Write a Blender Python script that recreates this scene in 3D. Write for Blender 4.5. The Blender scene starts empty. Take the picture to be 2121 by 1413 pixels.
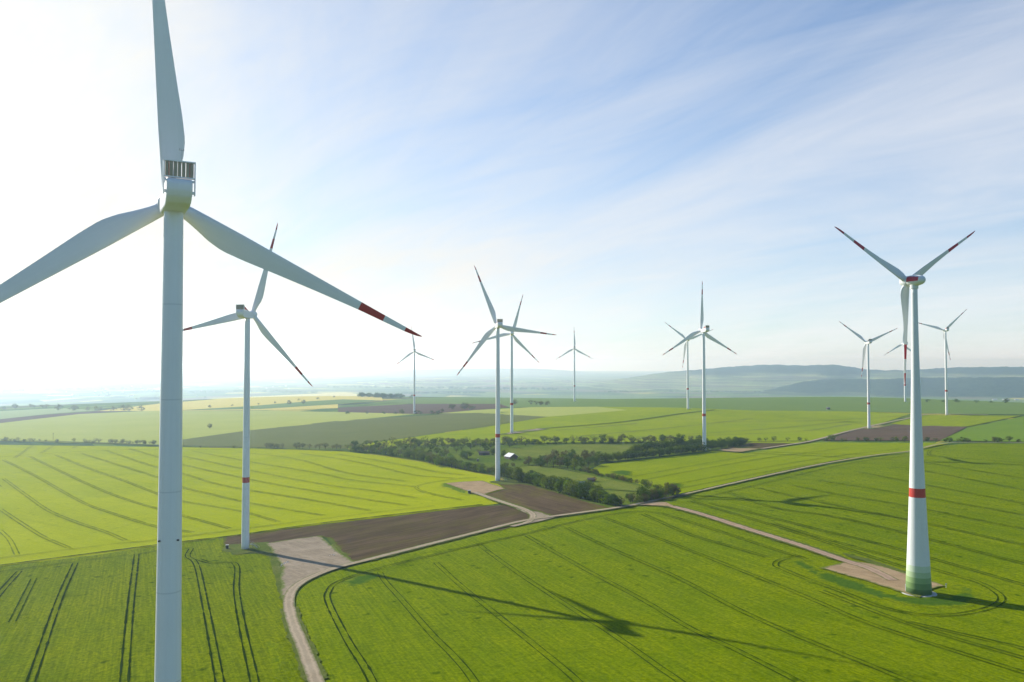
import bpy, bmesh, math, random
import numpy as np
from mathutils import Vector, Matrix

random.seed(7)
rng = np.random.default_rng(11)
R = math.radians
scene = bpy.context.scene
COL = scene.collection

# ------------------------------------------------------------------ camera
CAM_Z = 81.0
F_PX, CX, CY, HORIZON = 1650.0, 1060.5, 706.5, 755.0
PITCH = math.atan((HORIZON - CY) / F_PX)
cam_d = bpy.data.cameras.new("camera")
cam = bpy.data.objects.new("camera", cam_d)
COL.objects.link(cam)
cam.location = (0, 0, CAM_Z)
cam.rotation_euler = (math.pi / 2 + PITCH, 0, 0)
cam_d.sensor_width = 36.0
cam_d.lens = 36.0 * F_PX / 2121.0
cam_d.clip_start = 0.5
cam_d.clip_end = 60000
scene.camera = cam


def ray(px, py):
    px = np.asarray(px, float); py = np.asarray(py, float)
    u = (px - CX) / F_PX; v = (CY - py) / F_PX
    c, s = math.cos(PITCH), math.sin(PITCH)
    return u, c - v * s, s + v * c


def tan_el(px, py):
    x, y, z = ray(px, py)
    return z / np.hypot(x, y)


def azimuth(px, py):
    x, y, z = ray(px, py)
    return np.arctan2(x, y)


# ------------------------------------------------------------------ turbines: where they stand
# base pixel, hub row, hub height
TURB = {
    'second': ((508, 1138), 651, 105), 'centre': ((1031, 998), 674, 105), 'behind': ((1060, 898), 691, 105),
    'far_centre': ((1190, 832), 722, 105), 'far_left': ((858, 857), 728, 105), 'pair_front': ((1459, 933), 684, 105),
    'pair_back': ((1425, 848), 704, 105), 'right_mid': ((1800, 889), 709, 105), 'hidden': ((1875, 833), 713, 105),
    'right_far': ((1961, 860), 684, 118), 'green_foot': ((1903, 1230), 583, 98),
}
POS = {}
for k, ((bx, by), hy, H) in TURB.items():
    e1 = float(tan_el(bx, by)); e2 = float(tan_el(bx, hy)); a = float(azimuth(bx, by))
    d = H / (e2 - e1)
    POS[k] = (d * math.sin(a), d * math.cos(a), CAM_Z + d * e1)

ctrl = [POS[k] for k in POS]
for px, py, z in [(0, 1150, -3.0), (0, 1413, 3.0), (0, 918, -7), (420, 926, -3), (0, 872, -11), (200, 852, -15), (720, 868, 0),
                  (1000, 850, 4), (2121, 915, 14), (2121, 1000, 12), (2121, 1200, 10.6), (1400, 1413, 10.5), (800, 1413, 7.5),
                  (2600, 1000, 16), (2600, 1300, 13), (-500, 1100, -9), (-500, 920, -12), (0, 835, -36), (300, 830, -30), (-500, 840, -40),
                  (1410, 826, 8), (1780, 823, 9), (2121, 838, 12), (600, 822, -12)]:
    e = float(tan_el(px, py)); a = float(azimuth(px, py)); d = (z - CAM_Z) / e
    ctrl.append((d * math.sin(a), d * math.cos(a), z))
ctrl += [(31, 220, 8.0), (135, 403, 11.0), (150, 228, 10.5), (-20, 60, 9), (120, 60, 13), (-150, 60, 4)]
for px in (900, 1100, 1400, 1750, 2100, 2500):
    a = float(azimuth(px, 800)); ctrl.append((2150 * math.sin(a), 2150 * math.cos(a), -12))
ctrl = np.array(ctrl)
P2, ZC = ctrl[:, :2] / 1000.0, ctrl[:, 2]


def _phi(r2):
    return np.where(r2 > 1e-12, 0.5 * r2 * np.log(np.maximum(r2, 1e-12)), 0.0)


n = len(P2)
A = np.zeros((n + 3, n + 3))
dd = ((P2[:, None, :] - P2[None, :, :]) ** 2).sum(-1)
A[:n, :n] = _phi(dd) + np.eye(n) * 2e-4
A[:n, n] = 1; A[:n, n + 1:] = P2; A[n, :n] = 1; A[n + 1:, :n] = P2.T
W = np.linalg.solve(A, np.concatenate([ZC, [0, 0, 0]]))


def terrain(x, y):
    x = np.asarray(x, float); y = np.asarray(y, float)
    sh = x.shape; x = x.ravel(); y = y.ravel()
    out = np.empty_like(x)
    for i in range(0, len(x), 40000):
        xs, ys = x[i:i + 40000], y[i:i + 40000]
        r = np.hypot(xs, ys)
        lim = np.minimum(1.0, 3000.0 / np.maximum(r, 1))
        q = np.stack([xs * lim, ys * lim], 1) / 1000.0
        d2 = ((q[:, None, :] - P2[None]) ** 2).sum(-1)
        z = _phi(d2) @ W[:n] + W[n] + q @ W[n + 1:]
        z = np.clip(z, -60, 30)
        z = z + 1.0 * np.sin((xs * .42 + ys * .9) / 15.5) * np.exp(-((xs + 255) ** 2 + (ys - 440) ** 2) / (2 * 95.0 ** 2))
        z = z + 0.28 * np.sin(xs / 23 + 1.3 * np.sin(ys / 41)) * np.cos(ys / 29 + 0.9 * np.sin(xs / 37)) * np.clip(1.6 - r / 700, 0, 1)
        t = np.clip((r - 2400) / 1200, 0, 1); t = t * t * (3 - 2 * t)
        b = np.clip((-ys - 100) / 600, 0, 1)            # behind the camera: level out
        z = z * (1 - b) + 5 * b
        far = -122 + 5 * np.sin(xs / 900) * np.cos(ys / 1300)
        out[i:i + 40000] = z * (1 - t) + far * t
    return out.reshape(sh)


def unproject(pts):
    """photo pixels -> points on the terrain (x, y)"""
    p = np.array(pts, float)
    X, Y, Z = ray(p[:, 0], p[:, 1])
    h = np.hypot(X, Y); X, Y, Z = X / h, Y / h, np.minimum(Z / h, -0.004)
    ds = np.geomspace(40, 24000, 420)
    xx = X[:, None] * ds; yy = Y[:, None] * ds
    below = (CAM_Z + Z[:, None] * ds) < terrain(xx, yy)
    idx = np.maximum(1, np.argmax(below, 1))
    lo, hi = ds[idx - 1].copy(), ds[idx].copy()
    for _ in range(22):
        m = (lo + hi) / 2
        b = (CAM_Z + Z * m) < terrain(X * m, Y * m)
        hi = np.where(b, m, hi); lo = np.where(b, lo, m)
    return np.stack([X * hi, Y * hi], 1)


def ground_at(px, py):
    x, y = unproject([(px, py)])[0]
    return float(x), float(y), float(terrain(np.array([x]), np.array([y]))[0])


# ------------------------------------------------------------------ helpers
def link(name, me, parent=None, mats=()):
    o = bpy.data.objects.new(name, me)
    COL.objects.link(o)
    for m in mats:
        if me is not None: me.materials.append(m)
    if parent: o.parent = parent
    return o


def tag(o, label=None, cat=None, group=None, kind=None):
    if label: o['label'] = label
    if cat: o['category'] = cat
    if group: o['group'] = group
    if kind: o['kind'] = kind
    return o


def empty(name, loc, rz=0.0):
    o = bpy.data.objects.new(name, None); COL.objects.link(o)
    o.location = loc; o.rotation_euler = (0, 0, rz); o.empty_display_size = 1
    return o


def mesh_from(verts, faces, name, mat_idx=None, smooth=False):
    me = bpy.data.meshes.new(name)
    me.from_pydata([tuple(map(float, v)) for v in verts], [], [tuple(int(i) for i in f) for f in faces])
    if mat_idx is not None: me.polygons.foreach_set('material_index', np.asarray(mat_idx, np.int32))
    if smooth: me.polygons.foreach_set('use_smooth', np.ones(len(me.polygons), bool))
    me.update()
    return me


class MB:
    """collects simple solids into one mesh"""
    def __init__(self): self.bm = bmesh.new()
    def box(self, lo, hi, mat=0, rot=None, at=None):
        r = bmesh.ops.create_cube(self.bm, size=1.0)
        s = [hi[i] - lo[i] for i in range(3)]; c = [(hi[i] + lo[i]) / 2 for i in range(3)]
        M = Matrix.Translation(c) @ Matrix.Diagonal((*s, 1))
        if rot is not None: M = Matrix.Translation(at or (0, 0, 0)) @ rot.to_4x4() @ M
        bmesh.ops.transform(self.bm, matrix=M, verts=r['verts'])
        for f in {f for v in r['verts'] for f in v.link_faces}: f.material_index = mat
        return self
    def bar(self, a, b, w, mat=0, seg=6, w2=None):
        a, b = Vector(a), Vector(b); d = b - a
        r = bmesh.ops.create_cone(self.bm, cap_ends=True, segments=seg, radius1=w, radius2=w if w2 is None else w2, depth=d.length)
        M = Matrix.Translation((a + b) / 2) @ d.to_track_quat('Z', 'Y').to_matrix().to_4x4()
        bmesh.ops.transform(self.bm, matrix=M, verts=r['verts'])
        for f in {f for v in r['verts'] for f in v.link_faces}: f.material_index = mat
        return self
    def poly(self, pts, mat=0):
        f = self.bm.faces.new([self.bm.verts.new(p) for p in pts]); f.material_index = mat
        return self
    def prism(self, prof, x0, x1, mat=0):
        """profile of (y, z) pushed along x"""
        a = [self.bm.verts.new((x0, y, z)) for y, z in prof]; b = [self.bm.verts.new((x1, y, z)) for y, z in prof]
        k = len(prof); fs = [self.bm.faces.new(a[::-1]), self.bm.faces.new(b)]
        for i in range(k): fs.append(self.bm.faces.new((a[i], a[(i + 1) % k], b[(i + 1) % k], b[i])))
        for f in fs: f.material_index = mat
        return self
    def bevel(self, w, seg=2):
        bmesh.ops.recalc_face_normals(self.bm, faces=self.bm.faces[:])
        bmesh.ops.bevel(self.bm, geom=self.bm.edges[:], offset=w, segments=seg, affect='EDGES', profile=0.5)
        return self
    def mesh(self, name, smooth=False):
        bmesh.ops.recalc_face_normals(self.bm, faces=self.bm.faces[:])
        me = bpy.data.meshes.new(name); self.bm.to_mesh(me); self.bm.free()
        if smooth: me.polygons.foreach_set('use_smooth', np.ones(len(me.polygons), bool))
        return me
    def build(self, name, mats, parent=None, smooth=False):
        return link(name, self.mesh(name, smooth), parent, mats)


# ------------------------------------------------------------------ materials
class NT:
    def __init__(self, name):
        self.m = bpy.data.materials.new(name); self.m.use_nodes = True
        self.t = self.m.node_tree; self.t.nodes.clear()
        self.out = self.t.nodes.new('ShaderNodeOutputMaterial')
    def n(self, typ, **kw):
        nd = self.t.nodes.new(typ)
        for k, v in kw.items():
            if k.startswith('i_'):
                key = k[2:]; key = int(key) if key.isdigit() else key.replace('_', ' ')
                self.set(nd.inputs[key], v)
            else: setattr(nd, k, v)
        return nd
    def set(self, sock, v):
        if hasattr(v, 'links') or hasattr(v, 'is_output'): self.t.links.new(v, sock)
        else: sock.default_value = v
    def coord(self, scale=(1, 1, 1), rz=0.0, kind='Object'):
        tc = self.n('ShaderNodeTexCoord')
        src = tc.outputs[kind]
        if rz:                                             # turn first, then stretch
            mr = self.n('ShaderNodeMapping'); self.t.links.new(src, mr.inputs['Vector'])
            mr.inputs['Rotation'].default_value = (0, 0, rz); src = mr.outputs[0]
        mp = self.n('ShaderNodeMapping'); self.t.links.new(src, mp.inputs['Vector'])
        mp.inputs['Scale'].default_value = scale
        return mp.outputs[0]
    def noise(self, vec, scale, detail=3.0, rough=0.55, dist=0.0):
        nd = self.n('ShaderNodeTexNoise'); self.set(nd.inputs['Vector'], vec)
        nd.inputs['Scale'].default_value = scale; nd.inputs['Detail'].default_value = detail
        nd.inputs['Roughness'].default_value = rough; nd.inputs['Distortion'].default_value = dist
        return nd.outputs[0]
    def ramp(self, fac, stops, interp='LINEAR'):
        nd = self.n('ShaderNodeValToRGB'); self.set(nd.inputs[0], fac)
        cr = nd.color_ramp; cr.interpolation = interp
        while len(cr.elements) < len(stops): cr.elements.new(0.5)
        for e, (p, c) in zip(cr.elements, stops):
            e.position = p; e.color = (c, c, c, 1) if isinstance(c, (int, float)) else (*c, 1)
        return nd.outputs[0]
    def mix(self, fac, a, b, mode='MIX'):
        nd = self.n('ShaderNodeMix', data_type='RGBA', blend_type=mode)
        self.set(nd.inputs[0], fac)
        self.set(nd.inputs[6], (*a, 1) if isinstance(a, tuple) and len(a) == 3 else a)
        self.set(nd.inputs[7], (*b, 1) if isinstance(b, tuple) and len(b) == 3 else b)
        return nd.outputs[2]
    def math(self, op, a, b=0.0, clamp=False):
        nd = self.n('ShaderNodeMath', operation=op, use_clamp=clamp); self.set(nd.inputs[0], a); self.set(nd.inputs[1], b)
        return nd.outputs[0]
    def bump(self, h, strength, dist=0.3):
        nd = self.n('ShaderNodeBump'); self.set(nd.inputs['Height'], h)
        nd.inputs['Strength'].default_value = strength; nd.inputs['Distance'].default_value = dist
        return nd.outputs[0]
    def principled(self, col, rough=0.9, spec=0.2, normal=None, sheen=0.0):
        p = self.n('ShaderNodeBsdfPrincipled')
        self.set(p.inputs['Base Color'], (*col, 1) if isinstance(col, tuple) else col)
        self.set(p.inputs['Roughness'], rough); p.inputs['Specular IOR Level'].default_value = spec
        if sheen: p.inputs['Sheen Weight'].default_value = sheen; p.inputs['Sheen Roughness'].default_value = 0.5
        if normal is not None: self.t.links.new(normal, p.inputs['Normal'])
        self.t.links.new(p.outputs[0], self.out.inputs['Surface'])
        return p


def mat_crop(name, lush, yellow, dark, rz=0.0, spots=1.0, contrast=1.0, rows=0.30, soft=None):
    t = NT(name); c = t.coord(); rot = t.coord(rz=rz)
    big = t.noise(c, 0.012, 4, 0.6, 0.6); mid = t.noise(c, 0.07, 4, 0.6, 0.4); fine = t.noise(c, 0.9, 5, 0.8)
    rowv = t.coord(scale=(1.5, 0.014, 1), rz=rz); row = t.noise(rowv, 1.0, 2, 0.6)
    wide = t.coord(scale=(0.16, 0.012, 1), rz=rz); band = t.noise(wide, 1.0, 3, 0.55)
    f = t.math('ADD', t.math('MULTIPLY', big, 0.5), t.math('MULTIPLY', mid, 0.3))
    f = t.math('ADD', f, t.math('MULTIPLY', band, 0.35))
    col = t.mix(t.ramp(f, [(0.42, 0.0), (0.75, 1.0)]), lush, yellow)
    # patches of thin or weedy crop
    patch = t.ramp(t.noise(c, 0.03, 5, 0.65, 1.2), [(0.60, 0.0), (0.72, 1.0)])
    col = t.mix(t.math('MULTIPLY', patch, 0.42 * contrast), col, dark)
    g = t.math('ADD', t.math('MULTIPLY', fine, 0.75), t.math('MULTIPLY', t.math('SUBTRACT', row, 0.22), rows))
    col = t.mix(t.ramp(g, [(0.34, 0.75 * contrast), (0.64, 0.0)]), col, dark)
    # small bald clumps, in loose flocks
    wob = t.n('ShaderNodeVectorMath', operation='ADD'); t.t.links.new(rot, wob.inputs[0])
    nz = t.n('ShaderNodeTexNoise'); t.t.links.new(rot, nz.inputs['Vector']); nz.inputs['Scale'].default_value = 0.5
    sc = t.n('ShaderNodeVectorMath', operation='SCALE'); t.t.links.new(nz.outputs[1], sc.inputs[0]); sc.inputs['Scale'].default_value = 3.0
    t.t.links.new(sc.outputs[0], wob.inputs[1])
    vo = t.n('ShaderNodeTexVoronoi', voronoi_dimensions='2D'); t.t.links.new(wob.outputs[0], vo.inputs['Vector']); vo.inputs['Scale'].default_value = 0.10
    blob = t.ramp(vo.outputs['Distance'], [(0.05, 1.0), (0.14, 0.0)])
    flock = t.ramp(t.noise(c, 0.02, 2, 0.5), [(0.46, 0.0), (0.54, 1.0)])
    pick = t.ramp(vo.outputs['Color'], [(0.45, 0.0), (0.5, 1.0)])
    col = t.mix(t.math('MULTIPLY', t.math('MULTIPLY', blob, pick), t.math('MULTIPLY', flock, 0.75 * spots)), col, dark)
    if soft:
        at = t.n('ShaderNodeAttribute', attribute_name='inner')
        e = t.math('ADD', at.outputs['Fac'], t.math('MULTIPLY', t.math('SUBTRACT', t.noise(c, 0.28, 5, 0.7, 0.8), 0.5), 1.5))
        e = t.ramp(e, [(0.18, 0.0), (0.55, 0.9)])
        wc = t.mix(t.ramp(t.noise(c, 0.7, 4, 0.7), [(0.3, 0.0), (0.65, 1.0)]), soft[0], soft[1])
        col = t.mix(e, col, wc)
    h = t.math('ADD', fine, t.math('MULTIPLY', t.noise(c, 0.25, 2, 0.5), 0.8))
    t.principled(col, 0.95, 0.0, t.bump(h, 0.55, 0.5))
    return t.m


def edge_mix(t, c, col, green, amt=0.85):
    at = t.n('ShaderNodeAttribute', attribute_name='inner')
    e = t.math('ADD', at.outputs['Fac'], t.math('MULTIPLY', t.math('SUBTRACT', t.noise(c, 0.35, 5, 0.7, 0.8), 0.5), 1.6))
    return t.mix(t.ramp(e, [(0.15, amt), (0.5, 0.0)]), col, green)


def mat_soil(name, a, b, green, rz=0.0, gamt=0.65, edge=False):
    t = NT(name); c = t.coord()
    rowv = t.coord(scale=(0.65, 0.012, 1), rz=rz); row = t.noise(rowv, 1.0, 3, 0.6)
    st = t.coord(scale=(0.10, 0.022, 1), rz=rz)
    col = t.mix(t.ramp(t.noise(st, 1.0, 4, 0.6, 0.4), [(0.35, 0.0), (0.68, 1.0)]), a, b)
    col = t.mix(t.ramp(row, [(0.38, 0.6), (0.58, 0.0)]), col, tuple(0.55 * x for x in a))
    gp = t.coord(scale=(0.06, 0.016, 1), rz=rz + 0.15)
    gm = t.math('MULTIPLY', t.ramp(t.noise(gp, 1.0, 5, 0.62, 0.5), [(0.45, 0.0), (0.66, 1.0)]), t.ramp(t.noise(c, 0.6, 3, 0.7), [(0.35, 0.3), (0.6, 1.0)]))
    col = t.mix(t.math('MULTIPLY', gm, gamt), col, green)
    fine = t.noise(c, 1.6, 4, 0.75)
    col = t.mix(t.ramp(fine, [(0.3, 0.35), (0.6, 0.0)]), col, tuple(0.5 * x for x in a))
    if edge: col = edge_mix(t, c, col, (0.09, 0.115, 0.008))
    t.principled(col, 0.95, 0.0, t.bump(fine, 0.5, 0.3))
    return t.m


def mat_gravel(name, a, b, ruts=False, green=(0.10, 0.14, 0.02), edge=False):
    t = NT(name); c = t.coord()
    col = t.mix(t.ramp(t.noise(c, 0.12, 5, 0.65, 0.5), [(0.35, 0.0), (0.65, 1.0)]), a, b)
    fine = t.noise(c, 2.2, 4, 0.8)
    col = t.mix(t.ramp(fine, [(0.3, 0.4), (0.6, 0.0)]), col, tuple(0.6 * x for x in a))
    weed = t.ramp(t.noise(c, 0.22, 5, 0.7, 0.6), [(0.62, 0.0), (0.74, 0.6)])
    col = t.mix(weed, col, green)
    if ruts:
        uv = t.n('ShaderNodeUVMap'); sx = t.n('ShaderNodeSeparateXYZ'); t.t.links.new(uv.outputs[0], sx.inputs[0])
        u = t.math('ADD', sx.outputs[0], t.math('MULTIPLY', t.math('SUBTRACT', t.noise(c, 0.35, 4, 0.7), 0.5), 0.5))
        pale = t.ramp(u, [(0.12, 0.0), (0.27, 1.0), (0.40, 0.25), (0.60, 0.25), (0.73, 1.0), (0.88, 0.0)])
        col = t.mix(t.math('MULTIPLY', pale, 0.5), col, tuple(min(0.8, 1.45 * x) for x in b))
        brim = t.ramp(u, [(0.0, 1.0), (0.16, 0.0), (0.84, 0.0), (1.0, 1.0)])
        col = t.mix(t.math('MULTIPLY', brim, 0.75), col, green)
    if edge:
        sw = t.coord(scale=(0.5, 0.05, 1), rz=R(-40))
        col = t.mix(t.ramp(t.noise(sw, 1.0, 4, 0.6, 0.8), [(0.35, 0.45), (0.55, 0.0), (0.72, 0.3)]), col, tuple(1.25 * x for x in b))
        col = edge_mix(t, c, col, green)
    t.principled(col, 0.95, 0.0, t.bump(fine, 0.4, 0.15))
    return t.m


def mat_grass(name, a, b, c2, scale=1.0):
    t = NT(name); c = t.coord()
    col = t.mix(t.ramp(t.noise(c, 0.05 * scale, 5, 0.65, 0.6), [(0.35, 0.0), (0.65, 1.0)]), a, b)
    fine = t.noise(c, 0.9 * scale, 5, 0.8)
    col = t.mix(t.ramp(fine, [(0.32, 0.75), (0.6, 0.0)]), col, c2)
    t.principled(col, 0.95, 0.0, t.bump(fine, 0.7, 0.5))
    return t.m


def mat_plain(name, col, rough=0.5, spec=0.4, var=0.06, scale=0.6):
    t = NT(name); c = t.coord()
    k = t.ramp(t.noise(c, scale, 5, 0.65), [(0.3, 1.0 - 2.5 * var), (0.65, 1.0)])
    t.principled(t.mix(1.0, col, k, 'MULTIPLY'), rough, spec)
    return t.m


def mat_paint(name, col, rough=0.42):
    """weathered gel coat: faint rain streaks down local Z"""
    t = NT(name)
    s = t.coord(scale=(2.2, 2.2, 0.05)); c = t.coord()
    k = t.math('ADD', t.math('MULTIPLY', t.noise(s, 1.0, 4, 0.6), 0.6), t.math('MULTIPLY', t.noise(c, 0.35, 4, 0.6), 0.4))
    k = t.ramp(k, [(0.33, 0.95), (0.6, 1.0)])
    t.principled(t.mix(1.0, col, k, 'MULTIPLY'), rough, 0.35)
    return t.m


def mat_leaf(name, a, b, trans=0.3):
    t = NT(name); c = t.coord()
    oi = t.n('ShaderNodeObjectInfo')
    f = t.math('ADD', t.math('MULTIPLY', oi.outputs['Random'], 0.6), t.math('MULTIPLY', t.noise(c, 0.5, 3, 0.6), 0.5))
    col = t.mix(t.ramp(f, [(0.2, 0.0), (0.85, 1.0)]), a, b)
    d = t.n('ShaderNodeBsdfDiffuse'); t.t.links.new(col, d.inputs[0])
    tr = t.n('ShaderNodeBsdfTranslucent'); t.t.links.new(t.mix(1.0, col, (1.5, 1.5, 0.6), 'MULTIPLY'), tr.inputs[0])
    mx = t.n('ShaderNodeMixShader'); mx.inputs[0].default_value = trans
    t.t.links.new(d.outputs[0], mx.inputs[1]); t.t.links.new(tr.outputs[0], mx.inputs[2])
    t.t.links.new(mx.outputs[0], t.out.inputs[0])
    return t.m


M = {}
TR = 0.35   # direction of the drill rows in the big field
CROPS = {'near': ((0.165, 0.228, 0.0005), (0.262, 0.302, 0.0005), (0.036, 0.074, 0.0005)), 'left': ((0.300, 0.345, 0.001), (0.390, 0.405, 0.001), (0.130, 0.180, 0.001))}
M['crop_near'] = mat_crop('crop_near', *CROPS['near'], rz=R(-21))
M['crop_low'] = mat_crop('crop_low', (0.163, 0.222, 0.0005), (0.255, 0.290, 0.0005), (0.024, 0.052, 0.0005), rz=R(-25))
M['crop_left'] = mat_crop('crop_left', *CROPS['left'], rz=R(-55), spots=0.6, contrast=0.6)
M['crop_right'] = mat_crop('crop_right', (0.225, 0.285, 0.001), (0.310, 0.345, 0.001), (0.060, 0.105, 0.001), rz=R(51), spots=0.7, contrast=0.8)
M['crop_far'] = mat_crop('crop_far', (0.215, 0.280, 0.003), (0.305, 0.340, 0.003), (0.070, 0.130, 0.012), rz=R(80), spots=0.0, contrast=0.5)
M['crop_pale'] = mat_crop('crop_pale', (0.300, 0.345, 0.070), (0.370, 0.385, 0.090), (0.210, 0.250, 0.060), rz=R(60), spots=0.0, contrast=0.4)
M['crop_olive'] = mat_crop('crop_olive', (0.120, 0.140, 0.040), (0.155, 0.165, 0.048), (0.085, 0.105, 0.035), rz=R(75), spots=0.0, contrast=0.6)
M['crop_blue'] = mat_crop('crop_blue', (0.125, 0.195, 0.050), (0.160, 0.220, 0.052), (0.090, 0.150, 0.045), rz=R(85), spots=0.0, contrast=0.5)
M['crop_mist'] = mat_crop('crop_mist', (0.240, 0.310, 0.130), (0.290, 0.340, 0.150), (0.180, 0.240, 0.100), rz=R(80), spots=0.0, contrast=0.4)  # far valley haze put into the crop colour as a paler tone
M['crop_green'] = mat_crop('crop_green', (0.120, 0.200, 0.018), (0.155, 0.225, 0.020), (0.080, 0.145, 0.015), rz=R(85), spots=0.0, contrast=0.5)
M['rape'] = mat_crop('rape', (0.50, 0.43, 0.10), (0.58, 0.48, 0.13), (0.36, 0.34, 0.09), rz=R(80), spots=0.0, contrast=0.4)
M['soil'] = mat_soil('soil', (0.082, 0.057, 0.034), (0.128, 0.089, 0.053), (0.105, 0.100, 0.014), rz=R(47), edge=True)
M['soil2'] = mat_soil('soil2', (0.090, 0.062, 0.036), (0.136, 0.094, 0.055), (0.120, 0.108, 0.016), rz=R(-29), gamt=0.85, edge=True)
M['soil_far'] = mat_soil('soil_far', (0.110, 0.075, 0.052), (0.145, 0.100, 0.070), (0.110, 0.105, 0.04), rz=R(70), gamt=0.3)
M['gravel'] = mat_gravel('gravel', (0.215, 0.172, 0.120), (0.300, 0.246, 0.178), edge=True)
M['gravel_red'] = mat_gravel('gravel_red', (0.265, 0.185, 0.105), (0.350, 0.255, 0.150), edge=True)
M['road'] = mat_gravel('road', (0.240, 0.190, 0.128), (0.330, 0.270, 0.190), ruts=True)
M['road_red'] = mat_gravel('road_red', (0.250, 0.175, 0.120), (0.330, 0.235, 0.165), ruts=True)
M['meadow'] = mat_grass('meadow', (0.125, 0.165, 0.020), (0.190, 0.205, 0.035), (0.075, 0.115, 0.014))
M['orchard'] = mat_grass('orchard', (0.085, 0.135, 0.012), (0.140, 0.175, 0.020), (0.045, 0.082, 0.008), 0.6)
M['verge'] = mat_grass('verge', (0.085, 0.125, 0.018), (0.160, 0.165, 0.045), (0.040, 0.070, 0.012), 1.0)
_LS = ((0.028, 0.078, 0.010), (0.060, 0.120, 0.010))
M['lush'] = mat_crop('weedy_crop', *CROPS['near'], rz=R(-21), soft=_LS)
M['lush_left'] = mat_crop('weedy_crop_left', *CROPS['left'], rz=R(-55), spots=0.6, contrast=0.6, soft=((0.05, 0.11, 0.012), (0.09, 0.15, 0.012)))
M['rut_strong'] = mat_grass('rut_strong', (0.014, 0.032, 0.003), (0.030, 0.056, 0.003), (0.008, 0.020, 0.002), 1.5)  # wheel tracks: thin crop, plus the grooves' own shade put into the colour
M['rut_mid'] = mat_grass('rut_mid', (0.026, 0.056, 0.003), (0.060, 0.094, 0.003), (0.014, 0.034, 0.002), 1.5)
M['rut_faint'] = mat_grass('rut_faint', (0.045, 0.085, 0.003), (0.090, 0.125, 0.003), (0.026, 0.055, 0.002), 1.5)
M['rut_left'] = mat_grass('rut_left', (0.120, 0.165, 0.003), (0.195, 0.220, 0.003), (0.075, 0.110, 0.003), 1.0)
M['white'] = mat_paint('white_paint', (0.84, 0.815, 0.80))
M['seam'] = mat_paint('seam_grey', (0.72, 0.70, 0.69))
M['concrete_white'] = mat_paint('concrete_white', (0.66, 0.68, 0.67), 0.6)
M['red'] = mat_paint('red_paint', (0.50, 0.045, 0.030))
M['dark_red'] = mat_paint('dark_red_paint', (0.42, 0.012, 0.030))
for i, c in enumerate([(0.085, 0.160, 0.050), (0.150, 0.250, 0.075), (0.250, 0.370, 0.140), (0.390, 0.500, 0.270), (0.530, 0.610, 0.440)]):
    M['green%d' % i] = mat_paint('tower_green_%d' % i, c, 0.6)
M['cooler'] = mat_plain('cooler_fins', (0.38, 0.31, 0.20), 0.5)
M['steel'] = mat_plain('galvanised_steel', (0.42, 0.43, 0.44), 0.4)
M['concrete'] = mat_plain('concrete', (0.55, 0.53, 0.49), 0.9, 0.2, 0.1)
M['dark_box'] = mat_plain('dark_cabinet', (0.055, 0.05, 0.048), 0.6)
M['roof_white'] = mat_plain('pale_sheet_roof', (0.72, 0.70, 0.68), 0.5, 0.4, 0.08)
M['roof_dark'] = mat_plain('dark_roof', (0.075, 0.055, 0.05), 0.8)
M['wall_brown'] = mat_plain('brown_boards', (0.13, 0.085, 0.06), 0.9)
M['wall_pale'] = mat_plain('pale_render', (0.66, 0.63, 0.58), 0.9)
M['roof_tile'] = mat_plain('tile_roof', (0.28, 0.14, 0.10), 0.9)
M['bark'] = mat_plain('bark', (0.075, 0.058, 0.045), 0.95, 0.1, 0.15, 2.0)
M['leaf_dark'] = mat_leaf('leaf_dark', (0.030, 0.062, 0.006), (0.068, 0.108, 0.010))
M['leaf_mid'] = mat_leaf('leaf_mid', (0.062, 0.100, 0.010), (0.125, 0.160, 0.015))
M['leaf_grey'] = mat_leaf('leaf_grey', (0.085, 0.095, 0.030), (0.140, 0.142, 0.045))
M['leaf_fresh'] = mat_leaf('leaf_fresh', (0.100, 0.170, 0.010), (0.150, 0.220, 0.015), 0.4)
M['leaf_brown'] = mat_leaf('leaf_brown', (0.075, 0.068, 0.026), (0.125, 0.112, 0.040))
M['leaf_red'] = mat_leaf('leaf_red', (0.130, 0.030, 0.020), (0.170, 0.050, 0.030))

# ------------------------------------------------------------------ ground
def mat_ground():
    t = NT('open_country'); c = t.coord(scale=(0.0030, 0.0022, 1), rz=R(-25))
    vo = t.n('ShaderNodeTexVoronoi'); vo.inputs['Scale'].default_value = 1.0; t.t.links.new(c, vo.inputs['Vector'])
    sp = t.n('ShaderNodeSeparateColor'); t.t.links.new(vo.outputs['Color'], sp.inputs[0])
    col = t.ramp(sp.outputs[0], [(0.0, (0.075, 0.130, 0.030)), (0.25, (0.140, 0.200, 0.035)), (0.45, (0.055, 0.095, 0.028)),
                                 (0.6, (0.170, 0.150, 0.090)), (0.75, (0.38, 0.34, 0.06)), (0.85, (0.110, 0.170, 0.035))], 'CONSTANT')
    w = t.coord()
    wood = t.ramp(t.noise(w, 0.0022, 4, 0.6, 0.8), [(0.60, 0.0), (0.62, 1.0)])
    col = t.mix(t.math('MULTIPLY', wood, 0.85), col, (0.030, 0.050, 0.022))
    col = t.mix(t.ramp(t.noise(w, 0.05, 5, 0.7), [(0.3, 0.4), (0.6, 0.0)]), col, (0.05, 0.085, 0.02))
    t.principled(col, 0.95, 0.0)
    return t.m


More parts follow.
